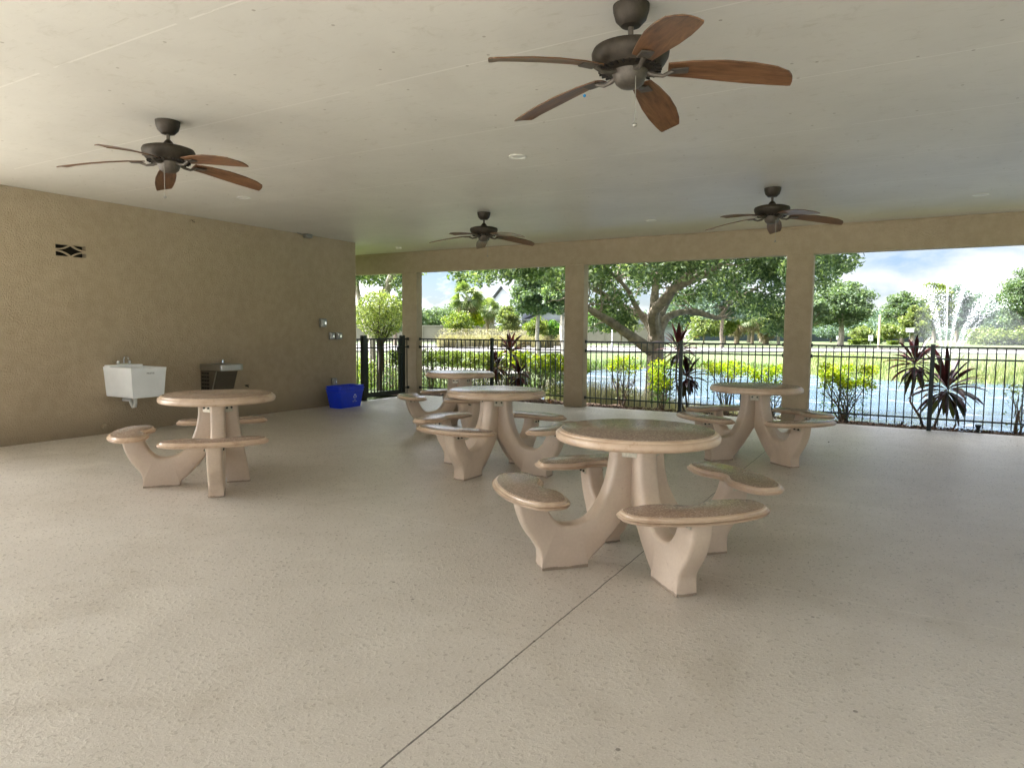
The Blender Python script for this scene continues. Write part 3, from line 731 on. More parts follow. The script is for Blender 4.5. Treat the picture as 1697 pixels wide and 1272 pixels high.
for x, y, a, lab in ((-5.17, 3.39, 6, 'ceiling fan over the left table, high above the white sink'),
                     (-5.2, 8.1, 54, 'ceiling fan above the farthest picnic table, smallest of the four'),
                     (-1.41, 8.28, 24, 'ceiling fan above the right picnic table near the beam')):
    f = copy_tree(fan0); f.location = (x, y, HC); f.rotation_euler = (0, 0, R(a)); f['label'] = lab
tg = MB().lathe([(.002, -.008), (.008, -.004), (.008, .004), (.002, .008)], 10).build('tag', M['tag_blue'], fan0)
tg.location = (.30*math.cos(R(144)), .30*math.sin(R(144)), -.37)

# ------------------------------------------------------------------ downlights and ceiling details
def downlight(x, y, label, r=.085):
    t = empty('recessed_light', (x, y, HC), 0, label, 'ceiling light', 'recessed downlights')
    MB().lathe([(r, -.001), (r+.003, -.008), (r-.006, -.012), (r-.02, -.010), (r-.024, -.001)], 28).build('trim_ring', M['lamp_ring'], t)
    MB().lathe([(r-.026, -.001), (r-.03, -.006), (.01, -.009)][::-1], 24).build('lens', M['lens'], t)
    return t
downlight(-3.262, 5.667, 'round recessed ceiling light in the middle between the near fan and the tables')
downlight(-7.281, 5.765, 'round recessed ceiling light near the left wall')
downlight(-3.364, 9.816, 'round recessed ceiling light near the beam between two fans', .075)
downlight(.66, 9.794, 'round recessed ceiling light at the far right near the beam')
sd = empty('smoke_detector', (-8.85, 10.65, HC), 0, 'small white round detector on the ceiling above the gate', 'detector')
MB().lathe([(.03, -.04), (.05, -.034), (.06, -.015), (.062, -.001)], 24).build('cover', M['lamp_ring'], sd)
MB().lathe([(.066, -.0012), (.066, -.006), (.05, -.008)][::-1], 24).build('base', M['lamp_ring'], sd)
cj = empty('conduit_box', (-9.08, 8.49, HC-.035), 0, 'small grey junction box with wires where the left wall meets the ceiling', 'junction box')
MB().rbox(-.05, .05, -.07, .07, -.03, .03, .008).build('box', M['grey_box'], cj)
MB().tube([(0, -.07, 0), (-.02, -.12, .01), (.01, -.17, .015), (-.02, -.22, .028)], .008, 6).build('cable', M['grey_box'], cj)
wn = MB()
for k in range(9):
    a = rng.uniform(0, 2*PI); wn.tube([(0, 0, 0), (.02+.01*math.cos(a), .05*math.cos(a), -.02+.03*math.sin(a))], .0015, 4)
tag(wn.build('insect_nest', M['dark_twig'], loc=(XL+.005, 6.32, HC-.06)), 'tiny dark cobweb clump at the top edge of the left wall', 'cobweb')

# ------------------------------------------------------------------ things on the left wall
def textmesh(name, body, size, mat, parent, loc, rot, ext=.0008):
    cu = bpy.data.curves.new(name, 'FONT'); cu.body = body; cu.size = size; cu.extrude = ext; cu.align_x = 'CENTER'; cu.align_y = 'CENTER'
    o = bpy.data.objects.new(name+'_src', cu); C.objects.link(o)
    bpy.context.view_layer.update()
    me = bpy.data.meshes.new_from_object(o.evaluated_get(bpy.context.evaluated_depsgraph_get()))
    bpy.data.objects.remove(o); bpy.data.curves.remove(cu)
    me.materials.clear(); me.materials.append(mat)
    t = bpy.data.objects.new(name, me); C.objects.link(t); t.parent = parent; t.location = loc; t.rotation_euler = rot
    return t
RX = (PI/2, 0, PI/2)          # lettering that faces +X
sk = empty('utility_sink', (XL, 5.215, 0), 0, 'white plastic wall mounted utility sink with a chrome faucet', 'sink')
W, D, zb, zt = .237, .632, .50, .892
def tub(i, z, k=1.0): return [(.002, -(W-i)*k, z), (D-i, -(W-i)*k, z), (D-i, (W-i)*k, z), (.002, (W-i)*k, z)]
s = MB()
rings = [tub(.03, zb, .97), tub(.022, zb+.012, .975), tub(.002, zt-.05), tub(0, zt-.045), tub(-.004, zt-.002), tub(.0, zt)]
s.loft(rings, cap=False)
bot = rings[0]; s.add(bot, [(3, 2, 1, 0)])
inr = lambda i, z: [(.15+i, -(W-.03-i), z), (D-.03-i, -(W-.03-i), z), (D-.03-i, (W-.03-i), z), (.15+i, (W-.03-i), z)]
s.loft([tub(0, zt), inr(0, zt), inr(.01, zt-.02), inr(.04, zb+.05)], cap=False); q = inr(.04, zb+.05); s.add(q, [(0, 1, 2, 3)])
s.build('basin', M['white_plastic'], sk, ang=30)
MB().rbox(.004, .13, -W+.01, W-.01, zt-.004, zt+.022, .006).build('faucet_ledge', M['white_plastic'], sk)
fc = MB().rbox(.045, .085, -.10, .10, zt+.023, zt+.04, .006)
fc.tube([(.065, 0, zt+.03), (.065, 0, zt+.09), (.085, 0, zt+.13), (.13, 0, zt+.14), (.17, 0, zt+.12), (.175, 0, zt+.095)], [.014, .012, .011, .010, .010, .011], 10)
fo_ = fc.build('faucet', M['chrome'], sk)
for y in (-.075, .075):
    MB().lathe([(.018, 0), (.022, .012), (.024, .03), (.018, .04), (.008, .044)], 16).build('handle', M['chrome'], fo_, loc=(.065, y, zt+.04))
MB().tube([(.30, 0, zb+.01), (.30, 0, zb-.09), (.285, 0, zb-.135), (.245, 0, zb-.145), (.215, 0, zb-.11), (.19, 0, zb-.06), (.03, 0, zb-.06)], .024, 10).build('drain_pipe', M['pipe'], sk)
MB().lathe([(.035, 0), (.035, .03), (.024, .035)], 16, (.30, 0, zb-.035)).build('drain_collar', M['pipe'], sk)
textmesh('logo', 'MUSTEE', .030, M['grey_print'], sk, (D+.001, .02, zt-.075), RX)

df = empty('drinking_fountain', (XL, 6.59, 0), 0, 'wall mounted drinking fountain with steel basin and dark louvred cabinet', 'drinking fountain')
cb = MB(); cb.loft([[(.0, -.19, .46), (.24, -.19, .46), (.24, .19, .46), (.0, .19, .46)], [(.0, -.19, .775), (.36, -.19, .775), (.36, .19, .775), (.0, .19, .775)]]); cab = cb.build('cabinet', M['dark_steel'], df, smooth=False)
for i in range(3):
    for j in range(5):
        z = .50+j*.055; x = .03+i*.06
        MB().box(x, x+.045, -.1945, -.1903, z, z+.035).build('louvre', M['dark'], cab, smooth=False)
MB().add([(.245, -.193, .46), (.265, -.193, .46), (.385, -.193, .775), (.365, -.193, .775), (.245, -.186, .46), (.265, -.186, .46), (.385, -.186, .775), (.365, -.186, .775)],
         [(0, 1, 2, 3), (7, 6, 5, 4), (0, 4, 5, 1), (1, 5, 6, 2), (2, 6, 7, 3), (3, 7, 4, 0)]).build('trim_strip', M['steel'], cab, smooth=False)
bs = []
ol = smoothcurve([(.0, -.20, 1), (.42, -.20), (.50, -.15), (.515, 0), (.50, .15), (.42, .20), (.0, .20, 1)], 5, True)
MB().loft([[(x, y, .777) for x, y in inset(ol, .02)], [(x, y, .79) for x, y in ol], [(x, y, .868) for x, y in ol], [(x, y, .876) for x, y in inset(ol, .006)],
           [(x, y, .876) for x, y in inset(ol, .03)], [(x, y, .858) for x, y in inset(ol, .05)]]).build('basin', M['steel'], df, ang=30)
bb = MB().tube([(.06, .15, .872), (.06, .15, .92), (.08, .145, .94), (.10, .135, .93)], [.014, .012, .012, .008], 10).build('bubbler', M['chrome'], df)
MB().lathe([(.022, 0), (.022, .01), (.01, .014)], 14, (.06, .15, .874)).build('bubbler_base', M['chrome'], bb)
tv = empty('wall_tap', (XL, 7.2, .492), 0, 'small dark tap on the wall right of the drinking fountain', 'tap')
MB().tube([(0, 0, 0), (.05, 0, 0), (.06, 0, -.02)], .012, 8).build('spout', M['bolt'], tv)
MB().box(.02, .035, -.04, .04, .012, .020).build('handle', M['bolt'], tv, smooth=False)
co_ = empty('cleanout_cap', (XL, 4.971, .094), 0, 'round painted cleanout cap low on the wall below the sink', 'pipe cap')
c1 = MB(); c1.tube([(0, 0, 0), (.028, 0, 0), (.034, 0, 0)], [.052, .052, .044], 20); c1.build('cap', M['stucco'], co_)
MB().tube([(.034, 0, 0), (.05, 0, 0)], .014, 6).build('nut', M['stucco'], co_)
def ebox(y, z, w, h, label, name='switch_box'):
    t = empty(name, (XL, y, z), 0, label, 'electrical box', 'grey metal boxes near the end of the wall')
    MB().rbox(.0, .055, -w/2, w/2, -h/2, h/2, .006).build('box', M['grey_box'], t)
    c = MB().rbox(.056, .075, -w*.40, w*.40, -h*.42, h*.42, .008).build('cover', M['grey_box'], t)
    MB().rbox(.0755, .09, -w*.12, w*.16, -h*.2, h*.12, .003).build('lever', M['chrome'], c)
    return t
ebox(8.86, 1.52, .14, .15, 'upper grey metal switch box alone on the left wall')
ebox(9.06, 1.283, .10, .13, 'left one of two grey switch boxes side by side near the wall end')
ebox(9.24, 1.283, .14, .13, 'right one of two grey switch boxes side by side near the wall end')
ebox(9.11, .445, .10, .13, 'small outlet cover low on the wall just above the blue bin', 'outlet_box')

# ------------------------------------------------------------------ recycling bins, one nested in the other
def bin_mb(z0, h, k=1.0):
    def rr(w, d, z, c=.03): return [(-w+c, -d, z), (w-c, -d, z), (w, -d+c, z), (w, d-c, z), (w-c, d, z), (-w+c, d, z), (-w, d-c, z), (-w, -d+c, z)]
    w0, d0, w1, d1 = .135*k, .275*k, .165*k, .325*k
    m = MB()
    m.loft([rr(w0, d0, z0), rr(w0+.004, d0+.004, z0+.01), rr(w1, d1, z0+h-.07), rr(w1+.008, d1+.008, z0+h-.068), rr(w1+.008, d1+.008, z0+h-.05), rr(w1+.003, d1+.003, z0+h-.048),
            rr(w1+.004, d1+.004, z0+h-.02), rr(w1+.018, d1+.018, z0+h-.018), rr(w1+.018, d1+.018, z0+h), rr(w1-.002, d1-.002, z0+h), rr(w0-.004, d0-.004, z0+.02)], cap=True)
    return m
BX, BY = -8.79, 9.05
bn = empty('recycling_bin', (BX, BY, 0), R(2), 'blue plastic recycling bin on the floor at the wall end, lower of two nested', 'recycling bin', 'nested blue recycling bins')
bin_mb(0, .355).build('tub', M['blue'], bn, ang=25)
def recycle_symbol(parent, x, y, z, r):
    mb = MB()
    for k in range(3):
        a0 = PI/2+k*2*PI/3
        def pt(rad, a): return (x, y+rad*math.cos(a), z+rad*math.sin(a))
        A = a0-R(48); B_ = a0+R(22)
        n = 6; outer = [pt(r, A+(B_-A)*i/n) for i in range(n+1)]; inner = [pt(r*.62, A+(B_-A)*i/n) for i in range(n+1)]
        mb.add(outer+inner, [(i, i+1, n+2+i, n+1+i) for i in range(n)])
        mb.add([pt(r*1.16, B_), pt(r*.42, B_), pt(r*.80, B_+R(34))], [(0, 1, 2)])
    return mb.build('recycling_symbol', M['white_print'], parent, smooth=False)
sx = .157
so_ = recycle_symbol(bn, 0, 0, 0, .040); so_.location = (sx, .085, .195); so_.rotation_euler = (0, R(6.5), 0)
textmesh('lettering', 'WE', .034, M['white_print'], bn, (sx-.006, .085, .138), (PI/2-R(5), 0, PI/2))
textmesh('lettering', 'RECYCLE', .028, M['white_print'], bn, (sx-.009, .085, .108), (PI/2-R(5), 0, PI/2))
bn2 = empty('recycling_bin', (BX, BY, .05), R(3), 'blue plastic recycling bin stacked inside the lower one, its rim on top', 'recycling bin', 'nested blue recycling bins')
bin_mb(.0, .345, .97).build('tub', M['blue'], bn2, ang=25)

# ------------------------------------------------------------------ trees and plants
def wiggle(p, q, n, amp, r_=random):
    p = Vector(p); q = Vector(q); out = []; d = (q-p).length
    ph = [r_.uniform(0, 6) for _ in range(3)]
    for i in range(n+1):
        t = i/n; v = p.lerp(q, t); k = math.sin(t*PI)
        v += Vector((math.sin(t*5+ph[0]), math.sin(t*4+ph[1]), math.sin(t*6+ph[2])))*amp*d*k; out.append(v)
    return out
def ell_points(c, rad, n, shell=.55):
    d = rand_dirs(n); r = shell+(1-shell)*rng.uniform(0, 1, n)**.6
    return np.array(c)+d*r[:, None]*np.array(rad)
def clumped(c, rad, nclump, nleaf, crad, low=-.75, fine=.45):
    """leaf positions: clumps spread through an ellipsoid, denser towards its outside"""
    cc = []
    while len(cc) < nclump:
        v = rand_dirs(1)[0]; 
        if v[2] < low: continue
        r = rng.uniform(.45, 1.)**.7; cc.append(np.array(c)+v*r*np.array(rad))
    cc = np.array(cc); k = rng.integers(0, nclump, nleaf)
    sc = crad*rng.uniform(.6, 1.35, nclump)
    d = rand_dirs(nleaf); rr = rng.uniform(0, 1, nleaf)**fine
    P = cc[k]+d*rr[:, None]*sc[k][:, None]*np.array([1, 1, .62])
    return P, cc
def tree(px, depth, ytop, ybot, wpx, nleaf, lsize, leaf, label, cat='tree', name='leafy_tree', bark='bark', trunk_px=6, nclump=26, group=None, low=-.7, crf=.30, lean=0, limbs=5):
    top = at(px, ytop, depth); b = at(px, ybot, depth)
    gz = float(zg(top.x, top.y)); base = Vector((top.x, top.y, gz))
    rad = wpx/2*depth/F_PX; hz = (top.z-b.z)/2; cz = (top.z+b.z)/2
    t = empty(name, base, 0, label, cat, group)
    c = (lean, 0, cz-gz); P, cc = clumped(c, (rad*.80, rad*.80, hz*.84), int(nclump*1.5), int(nleaf*1.15), rad*crf*1.18, low, .5)
    Pc = ell_points(c, (rad*.62, rad*.62, hz*.66), int(nleaf*.35), .1); P = np.concatenate([P, Pc])
    leaves_mesh('crown', P, lsize*1.2, leaf, t, .62)
    tr = trunk_px/2*depth/F_PX; mb = MB()
    fork = Vector((lean*.3, 0, max(.3, (cz-gz)-hz*.55)))
    mb.tube(wiggle((0, 0, -.25), fork, 4, .03), [tr*1.5, tr*1.1, tr, tr*.95, tr*.85], 8)
    for k in range(limbs):
        q = Vector(cc[rng.integers(0, len(cc))]); q = fork.lerp(q, .85)
        mb.tube(wiggle(fork, q, 4, .06), [tr*.62, tr*.5, tr*.38, tr*.25, tr*.1], 6)
    mb.build('trunk', M[bark], t)
    return t

# --- the big oak on the near bank
OD = 17.3
oak = empty('oak_tree', (0, 0, 0), 0, 'large spreading oak on the near pond bank, its limbs filling the middle opening', 'tree')
def limb(mb, pts, r):
    P3 = [at(x, y, OD+d) for x, y, d in pts]
    sm = []
    for i in range(len(P3)-1):
        p0 = P3[max(i-1, 0)]; p1 = P3[i]; p2 = P3[i+1]; p3 = P3[min(i+2, len(P3)-1)]
        for k in range(4):
            t = k/4; sm.append(.5*((2*p1)+(-p0+p2)*t+(2*p0-5*p1+4*p2-p3)*t*t+(-p0+3*p1-3*p2+p3)*t**3))
    sm.append(P3[-1]); m = len(sm)
    rr = np.interp(np.linspace(0, 1, m), np.linspace(0, 1, len(r)), r)
    mb.tube(sm, [v*(1+.06*math.sin(i*2.3)) for i, v in enumerate(rr)], 10); return P3
tk = MB()
limb(tk, [(1082, 700, 0), (1082, 668, 0), (1083, 630, 0), (1086, 590, 0), (1087, 555, 0)], [.30, .235, .205, .21, .22])
tk.build('trunk', M['bark'], oak)
LIMBS = [
 ([(1084, 585, 0), (1060, 567, -.2), (1038, 552, -.4), (1012, 533, -.6), (992, 522, -.8), (970, 508, -1), (940, 492, -1.3)], [.16, .14, .12, .11, .09, .07, .03]),
 ([(1086, 560, 0), (1075, 535, .2), (1062, 522, .3), (1040, 512, .6), (1015, 497, .9), (990, 482, 1.2), (965, 470, 1.5), (930, 455, 2)], [.15, .13, .11, .095, .08, .07, .055, .03]),
 ([(1087, 560, 0), (1083, 520, -.4), (1098, 500, -.6), (1108, 488, -.7), (1120, 475, -.9), (1150, 462, -1.2), (1180, 446, -1.5), (1205, 430, -1.8), (1240, 405, -2.3)], [.16, .14, .13, .12, .115, .10, .085, .07, .04]),
 ([(1118, 477, -.9), (1128, 462, -1.1), (1146, 448, -1.4), (1160, 430, -1.8)], [.09, .08, .065, .04]),
 ([(1087, 555, 0), (1084, 510, .3), (1086, 480, .4), (1089, 455, .5), (1086, 425, .6), (1080, 390, .8)], [.15, .12, .10, .085, .07, .04]),
 ([(1090, 560, 0), (1102, 530, .3), (1125, 518, .5), (1150, 517, .7), (1175, 523, .8), (1192, 526, .9), (1205, 508, 1.), (1225, 492, 1.3), (1255, 478, 1.7)], [.13, .11, .085, .075, .07, .065, .055, .04, .02]),
 ([(1062, 522, .3), (1050, 500, .2), (1040, 480, .1), (1022, 460, -.2), (1005, 445, -.5), (985, 425, -.9)], [.08, .065, .055, .045, .04, .02]),
 ([(1089, 460, .5), (1070, 440, .2), (1055, 425, -.2)], [.05, .035, .02]),
 ([(1087, 545, 0), (1105, 500, 1.2), (1135, 470, 2.0), (1180, 455, 3.0), (1240, 440, 4.)], [.12, .10, .08, .06, .03]),
]
tips = []
for pts, r in LIMBS:
    mb = MB(); P3 = limb(mb, pts, r)
    for p in P3[3:]:                      # twigs
        for _ in range(3):
            q = p+Vector((random.uniform(-.9, .9), random.uniform(-.9, .9), random.uniform(-.2, .9))); mb.tube(wiggle(p, q, 3, .08), [.022, .016, .010, .004], 5); tips.append(q)
    mb.build('limb', M['bark'], oak)
# foliage clumps: (bearing x, y, extra distance, radius)
CL = []
for x in range(742, 1420, 17):
    for row in range(7):
        y = 448-row*30+random.uniform(-12, 12); d = random.uniform(-3.6, 4.2)
        if (x < 760 or x > 1395) and row < 2: continue
        if x > 1325 and row == 0: y -= 12
        CL.append((x+random.uniform(-9, 9), y, d, random.uniform(.32, .62)))
for x, y in [(760, 458), (775, 462), (790, 470), (800, 452), (812, 466), (830, 455), (842, 463), (858, 452), (870, 462), (905, 455), (1360, 452), (1372, 468), (1385, 450), (1395, 440), (1358, 478), (1402, 446)]:
    CL.append((x, y-4, random.uniform(-2.5, 1), .26))
for x, y in [(990, 470), (1000, 455), (1010, 475), (1022, 490), (990, 500), (1000, 515), (1012, 520), (1030, 530), (995, 538), (1045, 482), (1055, 460), (1068, 470), (1110, 455), (1125, 440), (1140, 485),
             (1150, 495), (1170, 478), (1185, 490), (1200, 470), (1215, 485), (1230, 500), (1245, 490), (1260, 505), (1250, 520), (1270, 488), (1280, 515), (1290, 530), (1298, 500), (1285, 545), (1300, 540), (1310, 520), (1290, 475), (1130, 500), (1115, 525), (1210, 515), (1025, 505)]:
    CL.append((x, y, random.uniform(-.5, 3.4), random.uniform(.24, .42)))
Pl = []
for x, y, d, r in CL:
    c = at(x, y, OD+d); n = int(430*(r/.45)**2)
    dd = rand_dirs(n); Pl.append(np.array(c)+dd*(rng.uniform(0, 1, n)**.5)[:, None]*np.array([r*1.25, r*1.25, r*.75]))
Pl = np.concatenate(Pl); Pl = Pl[(Pl[:, 1] > 12.7) | (Pl[:, 2] > 3.9)]; Pl = Pl[Pl[:, 1] > 12.45]
leaves_mesh('crown', Pl, .055, L['oak'], oak, .5)

# --- small oak seen in the left opening: one heavy limb over the clipped tree
ob = empty('oak_tree', (0, 0, 0), 0, 'oak with one thick bare limb rising behind the round clipped tree', 'tree')
D2 = 20
mb = MB()
def P2(x, y, d=0): return at(x, y, D2+d)
mb.tube([P2(617, 668), P2(618, 620), P2(617, 560), P2(626, 510), P2(641, 480), P2(648, 462), P2(656, 440), P2(664, 410)], [.12, .10, .095, .11, .13, .125, .12, .10], 10)
mb.tube([P2(617, 565), P2(600, 520), P2(592, 480), P2(588, 440)], [.09, .08, .075, .06], 8)
mb.build('trunk', M['bark_pale'], ob)
Q = []
for x, y, r in [(600, 452, .3), (612, 462, .28), (625, 455, .25), (598, 440, .5), (640, 446, .4), (655, 470, .22), (665, 485, .22), (660, 452, .3), (675, 465, .3), (690, 440, .4), (620, 430, .6), (650, 425, .6), (585, 455, .4), (570, 430, .6), (630, 468, .15), (664, 500, .2)]:
    c = P2(x, y, random.uniform(-1, 1)); n = int(230*(r/.3)**1.6); Q.append(np.array(c)+rand_dirs(n)*(rng.uniform(0, 1, n)**.5)[:, None]*r)
leaves_mesh('crown', np.concatenate(Q), .055, L['oak'], ob, .5)

# --- clipped round tree by the gate
tc = at(629, 522, 16.6); gz = float(zg(tc.x, tc.y))
tp = empty('topiary_tree', (tc.x, tc.y, gz), 0, 'yellow green tree clipped into a round ball behind the gate', 'tree')
hz = tc.z-gz; rs = .62
n = 6400; d = rand_dirs(n); r = .74+.26*rng.uniform(0, 1, n)**.5; lump = 1+.05*np.sin(d[:, 0]*9)*np.sin(d[:, 2]*8+d[:, 1]*7)
P = d*(r*lump)[:, None]*np.array([rs, rs, rs*.98])+np.array([0, 0, hz])
P = P[rng.uniform(0, 1, n) > .45*(d[:, 2] < -.15)]
n2 = 2600; P = np.concatenate([P, ell_points((0, 0, hz), (rs*.75,)*3, n2, .1)])
leaves_mesh('crown', P, .026, L['topiary'], tp, .55)
mb = MB(); mb.tube(wiggle((0, 0, -.1), (0, .0, hz-rs*1.2), 5, .03), [.085, .075, .07, .07, .075, .08], 8)
for k in range(17):
    a = k*2.4; e = Vector((math.cos(a)*rs*random.uniform(.3, .8), math.sin(a)*rs*random.uniform(.3, .8), hz+rs*random.uniform(-.4, .7)))
    mb.tube(wiggle((0, 0, hz-rs*1.25), e, 5, .07), [.04, .03, .022, .016, .011, .005], 6)
mb.build('trunk', M['dark_twig'], tp)

# --- golden shrubs along the fence
def shrub(x, y, h, w, n, label, leaf='gold', name='golden_shrub', low_leaf=.35, stems=9, flat=.33, lean=0, group='golden shrubs along the fence', second='green'):
    gz = float(zg(x, y)) if y > 12.75 else -.06; t = empty(name, (x, y, gz), 0, label, 'shrub', group)
    H = h-gz; P = []; k = 26
    cc = np.stack([rng.uniform(-w/2, w/2, k)*.9+lean, rng.uniform(-.22, .22, k), H*(1-flat*rng.uniform(0, 1, k))-.05], 1)
    kk = rng.integers(0, k, n); P = cc[kk]+rand_dirs(n)*(rng.uniform(0, 1, n)**.5)[:, None]*np.array([.13, .13, .085])
    P[:, 2] = np.minimum(P[:, 2], H+rng.normal(size=n)*.025)
    leaves_mesh('foliage', P, .024, L[leaf], t, .5)
    nb = int(n*low_leaf); P2_ = np.stack([rng.uniform(-w/2, w/2, nb)*.9+lean*.7, rng.uniform(-.22, .22, nb), H*rng.uniform(.12, .9, nb)], 1)
    leaves_mesh('lower_foliage', P2_, .022, L[second], t, .5)
    mb = MB()
    for s_ in range(stems):
        c = cc[rng.integers(0, k)]; q = (c[0], c[1], c[2]); b0 = (rng.uniform(-.05, .05), rng.uniform(-.05, .05), -.08)
        mb.tube(wiggle(b0, q, 6, .05), [.016, .014, .012, .010, .008, .006, .003], 5)
        m_ = Vector(b0).lerp(Vector(q), rng.uniform(.35, .7))
        for _ in range(2): mb.tube(wiggle(m_, m_+Vector((rng.uniform(-.25, .25), rng.uniform(-.15, .15), rng.uniform(.1, .35))), 3, .08), [.007, .005, .004, .002], 4)
    mb.build('stems', M['twig'], t); return t
hx = [(-10.75, 13.2, 'behind the gate and pillar'), (-9.95, 13.15, 'at the left end of the hedge'), (-9.15, 13.1, 'second from the left in the hedge'), (-8.4, 13.05, 'in the middle of the hedge left of the purple plant'),
      (-7.65, 13.05, 'just behind the first purple plant'), (-6.95, 13.05, 'right of the first purple plant'), (-6.25, 13.05, 'at the right end of the hedge before the pillar')]
for i, (x, y, wh) in enumerate(hx):
    shrub(x, y, .95+.03*math.sin(i*2.), .86, 2600, 'yellow green hedge shrub '+wh, 'gold' if i > 3 else 'lime', low_leaf=1.0, stems=8, flat=.30, second='olive')
shrub(-4.78, 12.5, .96, .55, 1000, 'thin golden shrub just right of the middle pillar, mostly bare stems', low_leaf=.25, flat=.3, second='olive')
shrub(-3.98, 12.45, .90, .5, 1500, 'golden shrub in front of the oak trunk', low_leaf=.6, flat=.62)
shrub(-2.75, 12.4, .90, .75, 1500, 'broad golden shrub between purple plant and right table', flat=.2, low_leaf=.15)
shrub(-2.02, 12.4, .86, .65, 1500, 'golden shrub behind the right table next to the pillar', flat=.35, low_leaf=.35)
shrub(-.83, 12.15, .92, .82, 2700, 'golden shrub with bare fanned stems just right of the third pillar', flat=.34, low_leaf=.22, stems=13)
shrub(1.40, 11.95, .75, .34, 150, 'nearly leafless spindly shrub at the far right of the fence', 'olive', 'bare_shrub', stems=5, low_leaf=.3, group=None)

# --- purple ti plants
def ti_leaf(mb, base, dirv, Lf, w, droop):
    base = Vector(base); d = Vector(dirv).normalized(); side = d.cross(Vector((0, 0, 1)));
    if side.length < .1: side = Vector((1, 0, 0))
    side.normalize(); side = (side+Vector((rng.uniform(-.3, .3), rng.uniform(-.3, .3), rng.uniform(-.5, .5)))).normalized(); side = (side-d*side.dot(d)).normalized()
    pr = [(0, .12), (.15, .35), (.35, .85), (.55, 1.), (.75, .8), (.9, .4), (1, .02)]; rows = []; p = base.copy(); dd = d.copy(); last = 0
    for t, ww in pr:
        dd = (d+Vector((0, 0, -droop*t*t*1.5))).normalized(); p = p+dd*(t-last)*Lf; last = t
        nn = side.cross(dd).normalized(); rows.append([p-side*w*ww+nn*w*ww*.35, p.copy(), p+side*w*ww+nn*w*ww*.35])
    vs = [q for r_ in rows for q in r_]; fs_ = []
    for i in range(len(rows)-1):
        for j in (0, 1): fs_.append((i*3+j, i*3+j+1, i*3+j+4, i*3+j+3))
    mb.add(vs, fs_)
def ti_plant(base, stems, label):
    t = empty('purple_plant', base, 0, label, 'plant', 'purple leaved plants behind the fence')
    for pts, heads in stems:
        mb = MB(); rel = [Vector(p)-Vector(base) for p in pts]; mb.tube(rel, list(np.linspace(.021, .013, len(rel))), 7); mb.build('stem', M['twig'], t)
        lv = MB(); lg = MB()
        for (hx_, hy, hz_), n, Lf, dn in heads:
            c = Vector((hx_, hy, hz_))-Vector(base)
            for k in range(n):
                a = k*2.4+rng.uniform(-.3, .3); el = 1.25-(k/n)*dn*1.9; ll = 1.22*Lf*rng.uniform(.75, 1.15)*(1-.25*(k/n))
                ti_leaf(lv if k < n*.8 else lg, c+Vector((0, 0, -.10*k/n)), (math.cos(a)*math.cos(el), math.sin(a)*math.cos(el), math.sin(el)), ll, .038*rng.uniform(.7, 1.2), .25+.55*k/n)
        lv.build('leaves', L['ti'], t, smooth=False)
        if lg.v: lg.build('lower_leaves', L['ti_green'], t, smooth=False)
    return t
def bx(px, py, y=12.1): d = fw+rt*((px-848.5)/F_PX)+up*((636-py)/F_PX); return tuple(EYE+d*(y/d.y))
ti_plant((-7.1, 12.1, -.03), [([bx(845, 668), bx(842, 630), bx(846, 600), bx(845, 572)], [(bx(845, 580), 22, .42, .8)]),
                              ([bx(840, 668), bx(828, 640), bx(823, 612)], [(bx(824, 606), 32, .30, 1.25)]),
                              ([bx(848, 668), bx(858, 645), bx(862, 620)], [(bx(860, 620), 32, .31, 1.3)])], 'purple leaved plant behind the fence in the left bay, upright top rosette')
ti_plant((-3.42, 12.1, -.05), [([bx(1138, 690), bx(1126, 660), bx(1120, 625), bx(1122, 595), bx(1124, 575)], [(bx(1124, 578), 32, .44, .95)]),
                               ([bx(1140, 690), bx(1136, 650), bx(1138, 620)], [(bx(1138, 622), 44, .37, 1.3)])], 'purple leaved plant beside the fence post in front of the oak')
ti_plant((.36, 12.1, -.05), [([bx(1532, 713), bx(1524, 690), bx(1508, 665), bx(1512, 640), bx(1516, 612)], [(bx(1517, 600), 42, .42, 1.2)])], 'purple leaved plant left of the fence post by the fountain, on a crooked stem')
ti_plant((.50, 12.0, -.05), [([bx(1546, 712, 12), bx(1554, 690, 12), bx(1562, 665, 12), bx(1568, 645, 12)], [(bx(1570, 640, 12), 46, .54, 1.15)])], 'low wide purple leaved plant right of the fence post')
def bromel(x, y, label, leaf='bromeliad'):
    t = empty('bromeliad', (x, y, -.03), 0, label, 'plant', 'small bromeliads at the fence foot'); mb = MB()
    for k in range(12):
        a = k*2.4; el = rng.uniform(.4, 1.1); ti_leaf(mb, (0, 0, 0), (math.cos(a)*math.cos(el), math.sin(a)*math.cos(el), math.sin(el)), rng.uniform(.10, .17), .012, .2)
    mb.build('leaves', L[leaf], t, smooth=False)
bromel(.63, 11.80, 'small reddish bromeliad right of the fence post'); bromel(-.03, 11.80, 'small dark bromeliad left of the fence post by the fountain', 'ti'); bromel(-6.05, 11.85, 'tiny bromeliad at the fence foot left of the middle pillar')
ul = empty('garden_light', (.93, 11.72, 0), 0, 'small black garden uplight standing in the mulch by the right fence bay', 'garden light')
MB().lathe([(.02, -.02), (.022, .05), (.028, .055), (.032, .07), (.042, .095), (.044, .105)], 14).build('housing', M['black'], ul)
MB().lathe([(.040, .1055), (.03, .108)], 14).build('lens', M['dark'], ul)
ul2 = empty('garden_light', (-3.22, 11.72, 0), 0, 'small black garden uplight at the fence post before the oak', 'garden light')
MB().lathe([(.02, -.02), (.024, .05), (.034, .06), (.036, .09)], 14).build('housing', M['black'], ul2)

